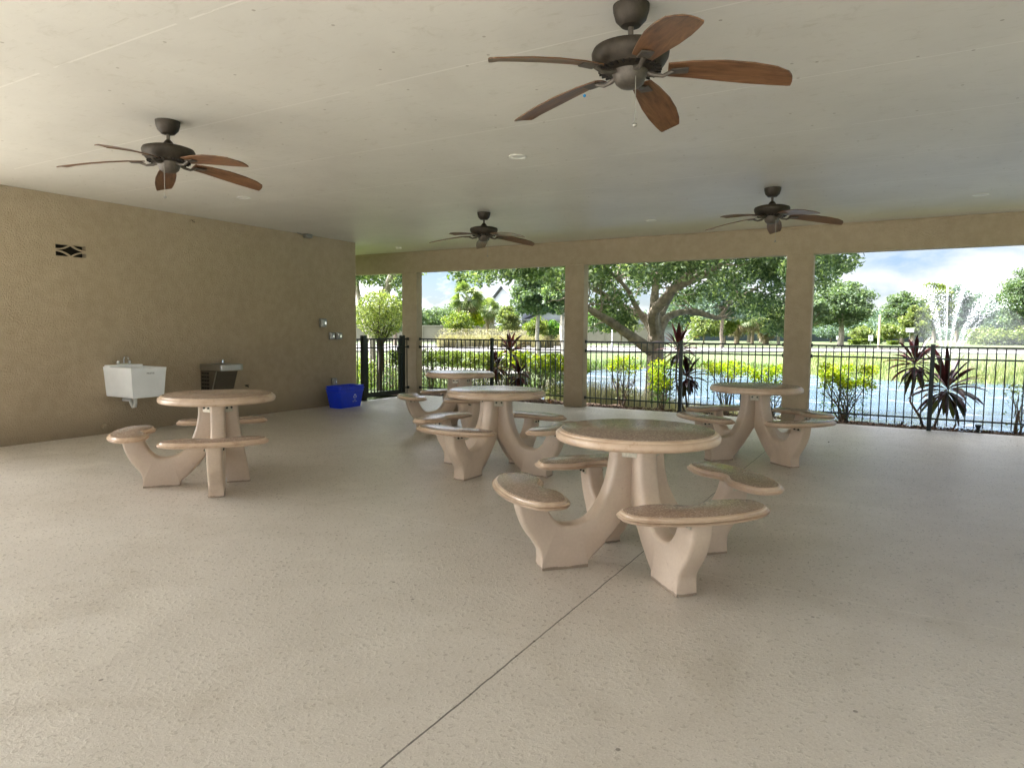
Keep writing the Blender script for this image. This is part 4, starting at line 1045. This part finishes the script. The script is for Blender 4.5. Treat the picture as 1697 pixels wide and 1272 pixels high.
# --- grasses
def scatter(n, x0, x1, y0, y1, cond=None):
    P = np.stack([rng.uniform(x0, x1, n), rng.uniform(y0, y1, n), np.zeros(n)], 1)
    if cond is not None: P = P[cond(P[:, 0], P[:, 1])]
    P[:, 2] = zg(P[:, 0], P[:, 1])-.01; return P
cl = np.sin
P = scatter(15000, -5.3, -1.6, 13.0, 16.5, lambda x, y: (np.sin(x*3.1)+np.sin(y*2.2+x) > -.3))
tag(blades_mesh('dry_grass', P, .42, .004, L['dry'], .5), 'pale dry grass on the bank below the oak', 'grass', kind='stuff')
P = scatter(12000, -10.0, -5.2, 13.4, 19.5, lambda x, y: x > -6.8-(y-13.4)*.55)
tag(blades_mesh('dry_grass', P, .75, .006, L['dry'], .5), 'pale tall grass behind the hedge near the middle pillar', 'grass', kind='stuff')
P = scatter(60000, -18, 18, 36, 47, lambda x, y: (pond_sd(x, y) > -.5) & (pond_sd(x, y) < 3.2) & (x > -6.2))
tag(blades_mesh('reeds', P, .50, .020, L['reed'], .35), 'light green reeds along the far shore of the pond', 'reeds', kind='stuff')
P = scatter(26000, -20, -6, 28, 46, lambda x, y: (pond_sd(x, y) > -.3) & (pond_sd(x, y) < 1.5))
tag(blades_mesh('shore_grass', P, .35, .014, L['grass'], .35), 'short green grass on the left far shore of the pond', 'grass', kind='stuff')
P = scatter(45000, -17, -8.8, 12.8, 26, lambda x, y: pond_sd(x, y) > .3)
tag(blades_mesh('lawn_grass', P, .07, .008, L['grass'], .5), 'short lawn grass beyond the gate and hedge', 'grass', kind='stuff')
# ornamental grasses beyond the road, tufts one can tell apart
k = 0
for i in range(30):
    px = 738+i*6.8+random.uniform(-2, 2); dp = random.choice((58, 62, 66)); c = at(px, 575, dp); z0 = float(zg(c.x, c.y))
    t = empty('ornamental_grass', (c.x, c.y, z0), 0, 'plumed tan ornamental grass clump in the row beyond the road', 'grass clump', 'ornamental grasses beyond the road')
    n = 420; rr = rng.uniform(0, .55, n); aa = rng.uniform(0, 2*PI, n); P = np.stack([rr*np.cos(aa), rr*np.sin(aa), np.zeros(n)], 1)
    blades_mesh('blades', P, 1.15, .03, L['plume'], .55, t)
    n = 130; rr = rng.uniform(0, .8, n); P = np.stack([rr*np.cos(aa[:n]), rr*np.sin(aa[:n]), rng.uniform(1.0, 1.6, n)], 1); leaves_mesh('plumes', P, .06, L['dry'], t, .3)

# --- things beyond: wall, screen fence, house, signs, poles
def wall_run(name, label, pxa, pxb, dep_a, dep_b, h, mat, capm=None, cat='wall', th=.2):
    a = at(pxa, 560, dep_a); b = at(pxb, 560, dep_b); d = (b-a); d.z = 0; Ln = d.length; ang = math.atan2(d.y, d.x)
    o = empty(name, (a.x, a.y, -.12), ang, label, cat)
    MB().box(0, Ln, -th/2, th/2, 0, h).build('panel', mat, o, smooth=False)
    if capm: MB().box(-.05, Ln+.05, -th/2-.06, th/2+.06, h+.003, h+.12).build('coping', capm, o, smooth=False)
    n = int(Ln/4)+1
    for i in range(n+1): MB().box(Ln*i/n-.15, Ln*i/n+.15, -th/2-.05, th/2+.05, 0, h+.002).build('pier', mat, o, smooth=False)
    return o
wall_run('boundary_wall', 'long beige boundary wall beyond the road on the left', 560, 945, 84, 80, 1.95, M['wall_beige'], M['wall_cap'])
wall_run('boundary_wall', 'beige boundary wall seen left of the oak trunk', 962, 1078, 80, 78, 1.9, M['wall_beige'], M['wall_cap'])
wall_run('screen_fence', 'long dark screened fence behind the trees on the right', 1150, 1530, 112, 112, 1.25, M['screen'], None, 'fence', .08)

def house(px, dep, w, d, h, ry, label, rot, windows, gable=True):
    c = at(px, 560, dep); o = empty('house', (c.x, c.y, -.12), rot, label, 'house')
    MB().box(-w/2, w/2, 0, d, 0, h).build('wall', M['house_wall'], o, smooth=False)
    rf = MB().add([(-w/2-.4, -.4, h), (w/2+.4, -.4, h), (w/2+.4, d+.4, h), (-w/2-.4, d+.4, h), (0, -.4, ry), (0, d+.4, ry),
                   (-w/2-.4, -.4, h-.2), (w/2+.4, -.4, h-.2), (w/2+.4, d+.4, h-.2), (-w/2-.4, d+.4, h-.2)],
                  [(0, 4, 5, 3), (1, 2, 5, 4), (6, 7, 8, 9)[::-1], (0, 1, 7, 6)[::-1], (2, 3, 9, 8)[::-1], (0, 6, 9, 3), (1, 2, 8, 7), (3, 5, 2)]).build('roof', M['roof_grey'], o, smooth=False)
    MB().add([(-w/2, -.02, h), (w/2, -.02, h), (0, -.02, ry-.35), (-w/2, .2, h), (w/2, .2, h), (0, .2, ry-.35)], [(0, 1, 2), (5, 4, 3), (0, 3, 4, 1), (1, 4, 5, 2), (2, 5, 3, 0)]).build('gable', M['house_wall'], o, smooth=False)
    ch = MB().box(w*.12, w*.12+.9, .5, 1.3, h+.3, ry+.5).build('chimney', M['house_wall'], rf, smooth=False)
    for (x, z, ww, hh) in windows:
        f_ = MB().box(x-ww/2-.1, x+ww/2+.1, -.06, -.002, z-.1, z+hh+.1).build('window', M['sign_white'], o, smooth=False)
        MB().box(x-ww/2, x+ww/2, -.075, -.062, z, z+hh).build('pane', M['window_glass'], f_, smooth=False)
    return o
house(833, 104, 8.5, 9, 4.6, 8.3, 'white two storey house with steep grey gable roof behind the palms', -.32, [(-2.6, .9, 1.2, 1.5), (0, .9, 2.6, 1.6), (2.6, .9, 1.2, 1.5), (-2, 3.0, 1.2, 1.1), (2, 3.0, 1.2, 1.1)])
house(922, 100, 9, 8, 3.2, 5.2, 'low white house partly hidden behind the trees left of the middle pillar', .5, [(-2.5, .9, 1.4, 1.3), (0, .9, 1.6, 1.3), (2.5, .9, 1.4, 1.3)])
house(1062, 96, 9, 8, 2.7, 4.2, 'small grey roofed building just left of the oak trunk', .5, [(-2, .9, 1.4, 1.1), (2, .9, 1.4, 1.1)])
house(786, 96, 5, 6, 2.6, 4.4, 'small white porch house between the two palm trunks', .5, [(-1.2, .8, .8, 1.5), (.9, .8, 1.1, 1.5)])

def pole(px, dep, ytop, r, mat, label, name='timber_post', cat='post'):
    p = at(px, 570, dep); h = at(px, ytop, dep).z; z = float(zg(p.x, p.y))
    o = empty(name, (p.x, p.y, z), 0, label, cat)
    MB().tube([(0, 0, -.1), (0, 0, h-z)], [r, r*.85], 8).build('shaft', mat, o)
    MB().tube([(0, 0, h-z), (0, 0, h-z+.06)], [r*1.3, r*.9], 8).build('cap', mat, o); return o
pole(1456, 60, 523, .09, M['timber'], 'tall pale timber pole beyond the pond on the right')
pole(1014, 52, 548, .05, M['sign_white'], 'thin white post on the grass left of the oak')
def sign(px, dep, y, w, h, label, arrow=False):
    p = at(px, y, dep); z = float(zg(p.x, p.y)); a = math.atan2(p.y, p.x)-PI/2
    o = empty('road_sign', (p.x, p.y, z), a, label, 'sign')
    MB().tube([(0, 0, -.1), (0, 0, p.z-z+h/2)], .03, 6).build('pole', M['grey_box'], o)
    b = MB().rbox(-w/2, w/2, -.055, -.035, p.z-z-h/2, p.z-z+h/2, .006).build('panel', M['sign_white'], o)
    if arrow:
        MB().box(-w*.08, w*.08, -.060, -.0555, p.z-z-h*.15, p.z-z+h*.22).build('mark', M['grey_print'], b, smooth=False)
sign(1443, 76, 560, .48, .62, 'small white rectangular road sign left of the timber pole', True)
sign(1389, 78, 560, .40, .42, 'small white sign left of the round oak trunk beyond the pond')
sign(1508, 78, 547, .8, .45, 'white sign half hidden behind the purple plant')
def boxhedge(px, dep, wpx, h, leaf, label):
    c = at(px, 570, dep); z = float(zg(c.x, c.y)); w = wpx*dep/F_PX; o = empty('clipped_bush', (c.x, c.y, z), YAW*-1, label, 'bush', 'clipped bushes beyond the road')
    n = 1500; P = np.stack([rng.uniform(-w/2, w/2, n), rng.uniform(-.6, .6, n), rng.uniform(.05, h, n)], 1); 
    s_ = rng.uniform(0, 1, n) < .6; P[s_, 2] = h-rng.uniform(0, .12, s_.sum())
    leaves_mesh('foliage', P, .09, L[leaf], o, .7)
    MB().tube([(0, 0, -.1), (0, 0, h*.7)], .06, 6).build('trunk', M['twig'], o)
boxhedge(1416, 86, 16, .62, 'lime', 'left clipped bright bush below the right oak crown'); boxhedge(1433, 86, 18, .72, 'lime', 'middle clipped bright bush left of the white sign'); boxhedge(1479, 86, 14, .5, 'lime', 'clipped bright bush right of the timber pole'); boxhedge(1452, 92, 14, .8, 'green', 'dark clipped bush behind the timber pole')

G = 'trees beyond the pond and road'
tree(1398, 72, 459, 561, 118, 9500, .12, L['oak_pale'], 'broad oak with pale trunk beyond the pond, just right of the third pillar', trunk_px=9, bark='bark_pale', group=G, nclump=60, crf=.22)
tree(1344, 70, 478, 558, 70, 3500, .12, L['oak_pale'], 'grey green tree half hidden behind the third pillar', group=G, nclump=34, crf=.24)
tree(1428, 92, 541, 566, 46, 2200, .12, L['olive'], 'low yellow green tree under the broad oak crown', group=G, trunk_px=3)
tree(1478, 92, 535, 568, 52, 2400, .13, L['olive'], 'olive tree right of the timber pole', group=G, trunk_px=3)
tree(1499, 98, 478, 566, 78, 6500, .15, L['oak_pale'], 'tall grey green tree left of the fountain', group=G, nclump=50, crf=.24)
tree(1516, 84, 503, 570, 50, 3600, .13, L['olive'], 'bright green young tree behind the purple plant', group=G, nclump=30)
tree(1553, 104, 457, 568, 62, 6500, .15, L['lime'], 'tall bright green topped tree behind the fountain jets', group=G, nclump=40, crf=.25)
tree(1590, 112, 466, 568, 50, 4500, .16, L['oak_haze'], 'tall haze tinted tree right of the tallest jet', group=G, nclump=34)
tree(1622, 114, 484, 570, 66, 5000, .16, L['oak_haze'], 'haze tinted tree behind the right fountain jets', group=G, nclump=38)
tree(1664, 100, 478, 572, 62, 5200, .15, L['oak_haze'], 'hazy green tree near the right edge', group=G, nclump=36)
tree(1701, 92, 437, 572, 76, 6000, .14, L['oak_pale'], 'tallest tree at the far right edge', group=G, nclump=44)
tree(1745, 92, 450, 572, 90, 4000, .16, L['oak_pale'], 'tree beyond the right edge of the picture', group=G, nclump=34)
tree(1634, 92, 543, 578, 74, 3800, .12, L['olive'], 'low rounded olive shrub tree beneath the right jets', group=G, trunk_px=3, low=-1)
tree(1688, 90, 540, 578, 50, 2600, .12, L['olive'], 'low rounded shrub tree at the right edge', group=G, trunk_px=3, low=-1)
tree(1378, 104, 535, 566, 60, 2400, .13, L['oak_haze'], 'low hazy tree behind the pale oak trunk', group=G, trunk_px=3)
# middle opening
tree(1200, 62, 452, 548, 110, 8500, .10, L['oak_haze'], 'haze tinted oak behind the right half of the big oak', group=G, nclump=54, crf=.22)
tree(1168, 78, 518, 566, 68, 4000, .11, L['olive'], 'yellow green tree right of the purple plant and oak trunk', group=G, trunk_px=3)
tree(1203, 80, 513, 566, 58, 4000, .11, L['lime'], 'bright lime tree in the middle opening', group=G, trunk_px=3)
tree(1292, 84, 508, 566, 70, 4400, .11, L['olive'], 'olive tree beside the third pillar, left side', group=G, bark='bark_pale', trunk_px=5)
tree(1030, 74, 512, 560, 70, 3600, .11, L['olive'], 'yellow green tree behind the low left limb of the oak', group=G, trunk_px=3)
tree(990, 82, 500, 560, 60, 3200, .12, L['green'], 'green tree beside the middle pillar seen under the oak limbs', group=G, trunk_px=3)
tree(1130, 90, 470, 560, 90, 4500, .13, L['oak_haze'], 'hazy tree directly behind the oak fork', group=G, nclump=34)
tree(1265, 100, 480, 560, 90, 4500, .13, L['oak_pale'], 'tall grey green tree behind the cabbage palms', group=G, nclump=34)
tree(1243, 95, 503, 566, 84, 4600, .13, L['olive'], 'wide olive green tree behind the three squat palms', group=G, nclump=34)
# left opening
tree(716, 118, 508, 556, 58, 4200, .15, L['oak_pale'], 'dark grey green tree row tree next to the gate pillar', group=G, nclump=36, bark='bark')
tree(748, 124, 500, 556, 56, 4200, .15, L['oak_pale'], 'dark tree left of the tall palm', group=G, nclump=36)
tree(684, 110, 500, 556, 60, 3800, .15, L['oak_pale'], 'dark tree hidden behind the gate pillar', group=G, nclump=30)
tree(655, 60, 500, 560, 50, 3600, .11, L['oak_pale'], 'green tree seen between the clipped ball and the pillar', group=G, nclump=30)
tree(600, 90, 505, 560, 70, 3000, .13, L['oak_pale'], 'distant green tree behind the clipped ball', group=G, nclump=30)
tree(762, 66, 517, 553, 54, 3600, .09, L['lime'], 'bright yellow green bushy tree with thin splayed stems before the wall', group=G, trunk_px=2, low=-.9, limbs=8)
tree(790, 72, 515, 545, 26, 1200, .10, L['gold'], 'small golden tree between the palm trunks', group=G, trunk_px=2)
tree(843, 60, 505, 556, 44, 3600, .09, L['olive'], 'pale olive tree in front of the white house', group=G, trunk_px=3)
tree(893, 40, 440, 540, 110, 13000, .075, L['oak_pale'], 'tall pale green oak in the left bay beside the middle pillar', group=G, nclump=80, crf=.20, bark='bark_pale', trunk_px=7)
tree(936, 33, 425, 545, 90, 10000, .065, L['oak'], 'green oak partly hidden by the middle pillar', group=G, nclump=60, crf=.22, bark='bark_pale', trunk_px=14)
tree(890, 56, 524, 560, 46, 3000, .085, L['lime'], 'bright low bush tree below the pale oak', group=G, trunk_px=2, low=-1)
tree(915, 58, 530, 562, 40, 2400, .085, L['green'], 'dark green bush below the oak near the middle pillar', group=G, trunk_px=2, low=-1)

# --- cabbage palms
def palm(px, dep, yc, ybase, rpx, tpx, label, fronds=34, skirt=0, name='palm_tree'):
    c = at(px, yc, dep); z = float(zg(c.x, c.y)); o = empty(name, (c.x, c.y, z), 0, label, 'palm', 'palms beyond the road')
    H = c.z-z; rad = rpx*dep/F_PX; tr = tpx/2*dep/F_PX
    MB().tube([(0, 0, -.1), (.03, 0, H*.5), (0, 0, H)], [tr*1.15, tr, tr*.95], 8).build('trunk', M['palm_trunk'], o)
    for nm, cnt, lo, hi, mt in (('crown', fronds, -.75, 1.25, 'palm'), ('dead_fronds', skirt, -1.5, -.9, 'thatch')):
        if not cnt: continue
        mb = MB()
        for k in range(cnt):
            a = k*2.4+rng.uniform(-.2, .2); el = rng.uniform(lo, hi); d = Vector((math.cos(a)*math.cos(el), math.sin(a)*math.cos(el), math.sin(el)))
            hub = Vector((0, 0, H))+d*rad*.42*rng.uniform(.8, 1.2); s1 = d.cross(Vector((0, 0, 1))); s1 = s1.normalized() if s1.length > .05 else Vector((1, 0, 0)); s2 = s1.cross(d)
            mb.add([Vector((0, 0, H))-s1*.02, Vector((0, 0, H))+s1*.02, hub+s1*.02, hub-s1*.02], [(0, 1, 2, 3)])
            q_ = rng.uniform(-1.3, 1.3); s1 = (s1*math.cos(q_)+s2*math.sin(q_)).normalized()
            for j in range(13):
                b_ = -1.35+2.7*j/12; ll = rad*.62*(1-.18*abs(b_)); v = (d*math.cos(b_)+s1*math.sin(b_)).normalized(); w = s2.cross(v)*.0+s1*math.cos(b_)*.035*rad-d*math.sin(b_)*.035*rad
                mid = hub+v*ll*.55+Vector((0, 0, .02)); tip = hub+v*ll+Vector((0, 0, -.16*rad))
                mb.add([hub, mid-w, tip, mid+w], [(0, 1, 2, 3)])
        mb.build(nm, L[mt], o, smooth=False)
    return o
palm(773, 72, 492, 558, 33, 5, 'tallest cabbage palm in the left bay', 46, 10)
palm(783, 84, 520, 558, 20, 5, 'shorter leaning palm just right of the tallest palm', 30, 8)
palm(808, 78, 513, 558, 26, 5, 'middle sized palm in front of the white house', 38, 8)
palm(1222, 84, 530, 566, 27, 8, 'squat cabbage palm with a ragged trunk left in the middle opening', 34, 14)
palm(1248, 82, 524, 566, 26, 5, 'cabbage palm with a full round head in the middle opening', 36, 14)
palm(1270, 86, 535, 566, 26, 9, 'cabbage palm with a thick brown skirt of dead fronds near the third pillar', 30, 30)

# far-off wood closing the view
n = 60000; pxs = rng.uniform(480, 1900, n); dps = rng.uniform(150, 185, n); A = np.array([tuple(at(0, 560, 1)-EYE), tuple(at(1, 560, 1)-at(0, 560, 1))])
Dv = A[0][None]+A[1][None]*pxs[:, None]; Pw = np.array(EYE)[None]+Dv*dps[:, None]
topz = 4.2+1.3*np.sin(pxs*.031)+.9*np.sin(pxs*.083+1)+.5*np.sin(pxs*.21+2)+.9*((pxs > 1100)*1.0)
Pw[:, 2] = -.1+topz*rng.uniform(0, 1, n)**.8
tag(leaves_mesh('far_woodland', Pw, .36, L['oak_haze'], aspect=.7), 'distant hazy line of woodland behind everything', 'woodland', kind='stuff')

# low flowering plants beyond the gate
for i, (px, py, dp, lf) in enumerate([(600, 612, 19, 'olive'), (606, 628, 17, 'lime'), (640, 604, 20, 'pinkflower'), (650, 610, 18.5, 'oak_pale'), (658, 606, 19, 'pinkflower'), (632, 602, 21, 'green')]):
    c = at(px, py, dp); z = float(zg(c.x, c.y)); o = empty('flower_bush', (c.x, c.y, z), 0, ['olive leafed low bush at the wall end', 'lime low bush at the wall end beside the gate', 'pale flowering bush right of the clipped tree trunk', 'grey green low bush behind the gate', 'pale flowering bush by the right gate post', 'dark green low bush behind the clipped tree trunk'][i], 'bush')
    P = ell_points((0, 0, .38), (.42, .42, .40), 900, .3); leaves_mesh('foliage', P, .032, L[lf], o, .6)
    mb = MB()
    for k in range(6): mb.tube(wiggle((0, 0, -.05), (random.uniform(-.3, .3), random.uniform(-.3, .3), .5), 3, .06), [.012, .01, .007, .004], 5)
    mb.build('stems', M['twig'], o)

# ------------------------------------------------------------------ fountain
def mk_spray():
    m = bpy.data.materials.new('water_spray'); m.use_nodes = True; nt = m.node_tree; b = nt.nodes['Principled BSDF']
    b.inputs['Base Color'].default_value = (.93, .95, .97, 1); b.inputs['Roughness'].default_value = .25; b.inputs['Transmission Weight'].default_value = .15
    b.inputs['Subsurface Weight'].default_value = 0
    return m
M['spray'] = mk_spray()
nz = at(1566, 638, 33); nz.z = WZ
fn = empty('pond_fountain', (nz.x, nz.y, WZ), 0, 'white water fountain with several spraying jets in the pond at the right', 'fountain')
MB().lathe([(.45, -.02), (.5, .03), (.45, .09), (.2, .12), (.06, .16), (.05, .3)], 20).build('float', M['black'], fn)
rv = Vector((rt.x, rt.y, 0)).normalized(); fv = Vector((fw.x, fw.y, 0)).normalized()
def jet(dx, dy, h, spread, n, rr=.022, t1=1.25):
    """ballistic jet: rises to h, drifts to (dx,dy) at the top, breaks into drops"""
    t = rng.uniform(.04, t1, n)**.8; z = h*(2*t-t*t); s_ = spread*(t**1.5)
    x = dx*t+rng.normal(size=n)*s_; y = dy*t+rng.normal(size=n)*s_; z = z+rng.normal(size=n)*s_*.9
    keep = (z > .05) & ((t < .92) | (rng.uniform(0, 1, n) < .5)); x, y, z, t = x[keep], y[keep], z[keep], t[keep]
    c = np.outer(x, np.array(rv))+np.outer(y, np.array(fv)); c[:, 2] = z
    m = len(c); r_ = rr*rng.uniform(.4, 1.25, m)*np.where(t > .35, 1, .9)
    O = np.array([[1, 0, 0], [-1, 0, 0], [0, 1, 0], [0, -1, 0], [0, 0, 1.5], [0, 0, -1.5]], float)
    V = (c[:, None]+O[None]*r_[:, None, None]).reshape(-1, 3)
    F_ = np.array([[0, 2, 4], [2, 1, 4], [1, 3, 4], [3, 0, 4], [2, 0, 5], [1, 2, 5], [3, 1, 5], [0, 3, 5]])
    FF = (F_[None]+np.arange(m)[:, None, None]*6).reshape(-1, 3)
    me = bpy.data.meshes.new('jet'); me.from_pydata(V.tolist(), [], FF.tolist()); me.materials.append(M['spray']); me.shade_smooth()
    o = bpy.data.objects.new('jet', me); C.objects.link(o); o.parent = fn; o['kind'] = 'stuff'; return o
jet(-.15, .1, 4.95, .022, 1300, .015, .95)
jet(-1.35, -.2, 4.5, .20, 800, .013, 1.1)
jet(-.95, .9, 4.4, .20, 560, .013, 1.1); jet(-1.0, -.9, 4.2, .18, 460, .013, 1.1)
jet(.55, -.4, 4.6, .13, 700, .013, 1.1); jet(.95, .6, 4.3, .18, 460, .013, 1.1)
jet(1.9, -.1, 4.1, .16, 700, .013, 1.1); jet(2.5, .3, 4.0, .20, 560, .013, 1.1); jet(2.2, -.8, 3.7, .18, 420, .013, 1.1)
# fine mist drifting to the right
ms = bpy.data.materials.new('mist'); ms.use_nodes = True; nt = ms.node_tree; nt.nodes.clear(); out = nt.nodes.new('ShaderNodeOutputMaterial')
vp = nt.nodes.new('ShaderNodeVolumePrincipled'); vp.inputs['Color'].default_value = (.9, .95, 1, 1); vp.inputs['Density'].default_value = .032; vp.inputs['Anisotropy'].default_value = .2
lk(nt, vp.outputs[0], out.inputs['Volume'])
mb = MB()
rings = []
for k, (s, r1, zc, h) in enumerate([(-1.6, .15, 2.6, .2), (-1.2, .9, 2.4, 2.0), (0, 1.2, 2.2, 2.4), (1.6, 1.2, 2.1, 2.2), (3., 1.1, 1.8, 1.7), (4.2, .7, 1.5, 1.2), (4.8, .1, 1.4, .2)]):
    c = rv*s+Vector((0, 0, zc)); rings.append([c+fv*r1*math.cos(2*PI*j/14)+Vector((0, 0, h*math.sin(2*PI*j/14))) for j in range(14)])
mb.loft(rings); mist = mb.build('mist', ms, fn)

# ------------------------------------------------------------------ light
GLOW = 7.5
SUN_EL = R(54); SUN_AZ = R(186)      # direction to the sun, measured from +X towards +Y
sd_ = Vector((math.cos(SUN_EL)*math.cos(SUN_AZ), math.cos(SUN_EL)*math.sin(SUN_AZ), math.sin(SUN_EL)))
sl = bpy.data.lights.new('sun', 'SUN'); sl.energy = 3.9; sl.angle = R(.6); sl.color = (1, .985, .955)
so = bpy.data.objects.new('sun', sl); C.objects.link(so); so.rotation_euler = sd_.to_track_quat('Z', 'Y').to_euler()
w = bpy.data.worlds.new('World'); scene.world = w; w.use_nodes = True; nt = w.node_tree; nt.nodes.clear()
out = nt.nodes.new('ShaderNodeOutputWorld'); bg = nt.nodes.new('ShaderNodeBackground'); sky = nt.nodes.new('ShaderNodeTexSky')
sky.sky_type = 'NISHITA'; sky.sun_disc = False; sky.sun_elevation = SUN_EL; sky.sun_rotation = PI/2-SUN_AZ; sky.air_density = 1.0; sky.dust_density = .6; sky.ozone_density = 1.2
tc = nt.nodes.new('ShaderNodeTexCoord'); mp = nt.nodes.new('ShaderNodeMapping'); mp.inputs['Scale'].default_value = (1, 1, 2.6); mp.inputs['Location'].default_value = (.35, .1, .2)
lk(nt, tc.outputs['Generated'], mp.inputs[0])
n1 = noise(nt, 3.2, 9, .58, mp.outputs[0], .25)
cm = ramp(nt, n1.outputs[0], [(.44, (0, 0, 0)), (.57, (1, 1, 1))])
n2 = noise(nt, 5.5, 6, .6, mp.outputs[0], .2)
cc = ramp(nt, n2.outputs[0], [(.30, (10.2, 10.7, 11.3)), (.58, (12.2, 12.2, 12.3))])
# clouds glow brighter towards the sun; boost added to light the interior
nv = nt.nodes.new('ShaderNodeVectorMath'); nv.operation = 'DOT_PRODUCT'; nv.inputs[1].default_value = tuple(sd_); lk(nt, tc.outputs['Generated'], nv.inputs[0])
gl = mathn(nt, 'POWER', mathn(nt, 'MAXIMUM', mathn(nt, 'ADD', mathn(nt, 'MULTIPLY', nv.outputs['Value'], .5), .5), 0), 8.0)
glow = mathn(nt, 'ADD', .20, mathn(nt, 'MULTIPLY', gl, GLOW))
vm = nt.nodes.new('ShaderNodeVectorMath'); vm.operation = 'SCALE'; lk(nt, cc.outputs[0], vm.inputs[0]); lk(nt, glow, vm.inputs['Scale'])
lk(nt, mixc(nt, cm.outputs[0], mixc(nt, 1.0, sky.outputs[0], (.29, .31, .38), 'MULTIPLY'), vm.outputs[0]), bg.inputs[0])
bg.inputs[1].default_value = .08
lk(nt, bg.outputs[0], out.inputs[0])
scene.view_settings.view_transform = 'Standard'; scene.view_settings.look = 'None'; scene.view_settings.gamma = 1
scene.view_settings.exposure = 2.52
cy_ = scene.cycles; cy_.use_denoising = True; cy_.max_bounces = 10; cy_.diffuse_bounces = 7; cy_.transparent_max_bounces = 8; cy_.volume_bounces = 0
cy_.sample_clamp_indirect = 8; cy_.caustics_reflective = False; cy_.caustics_refractive = False
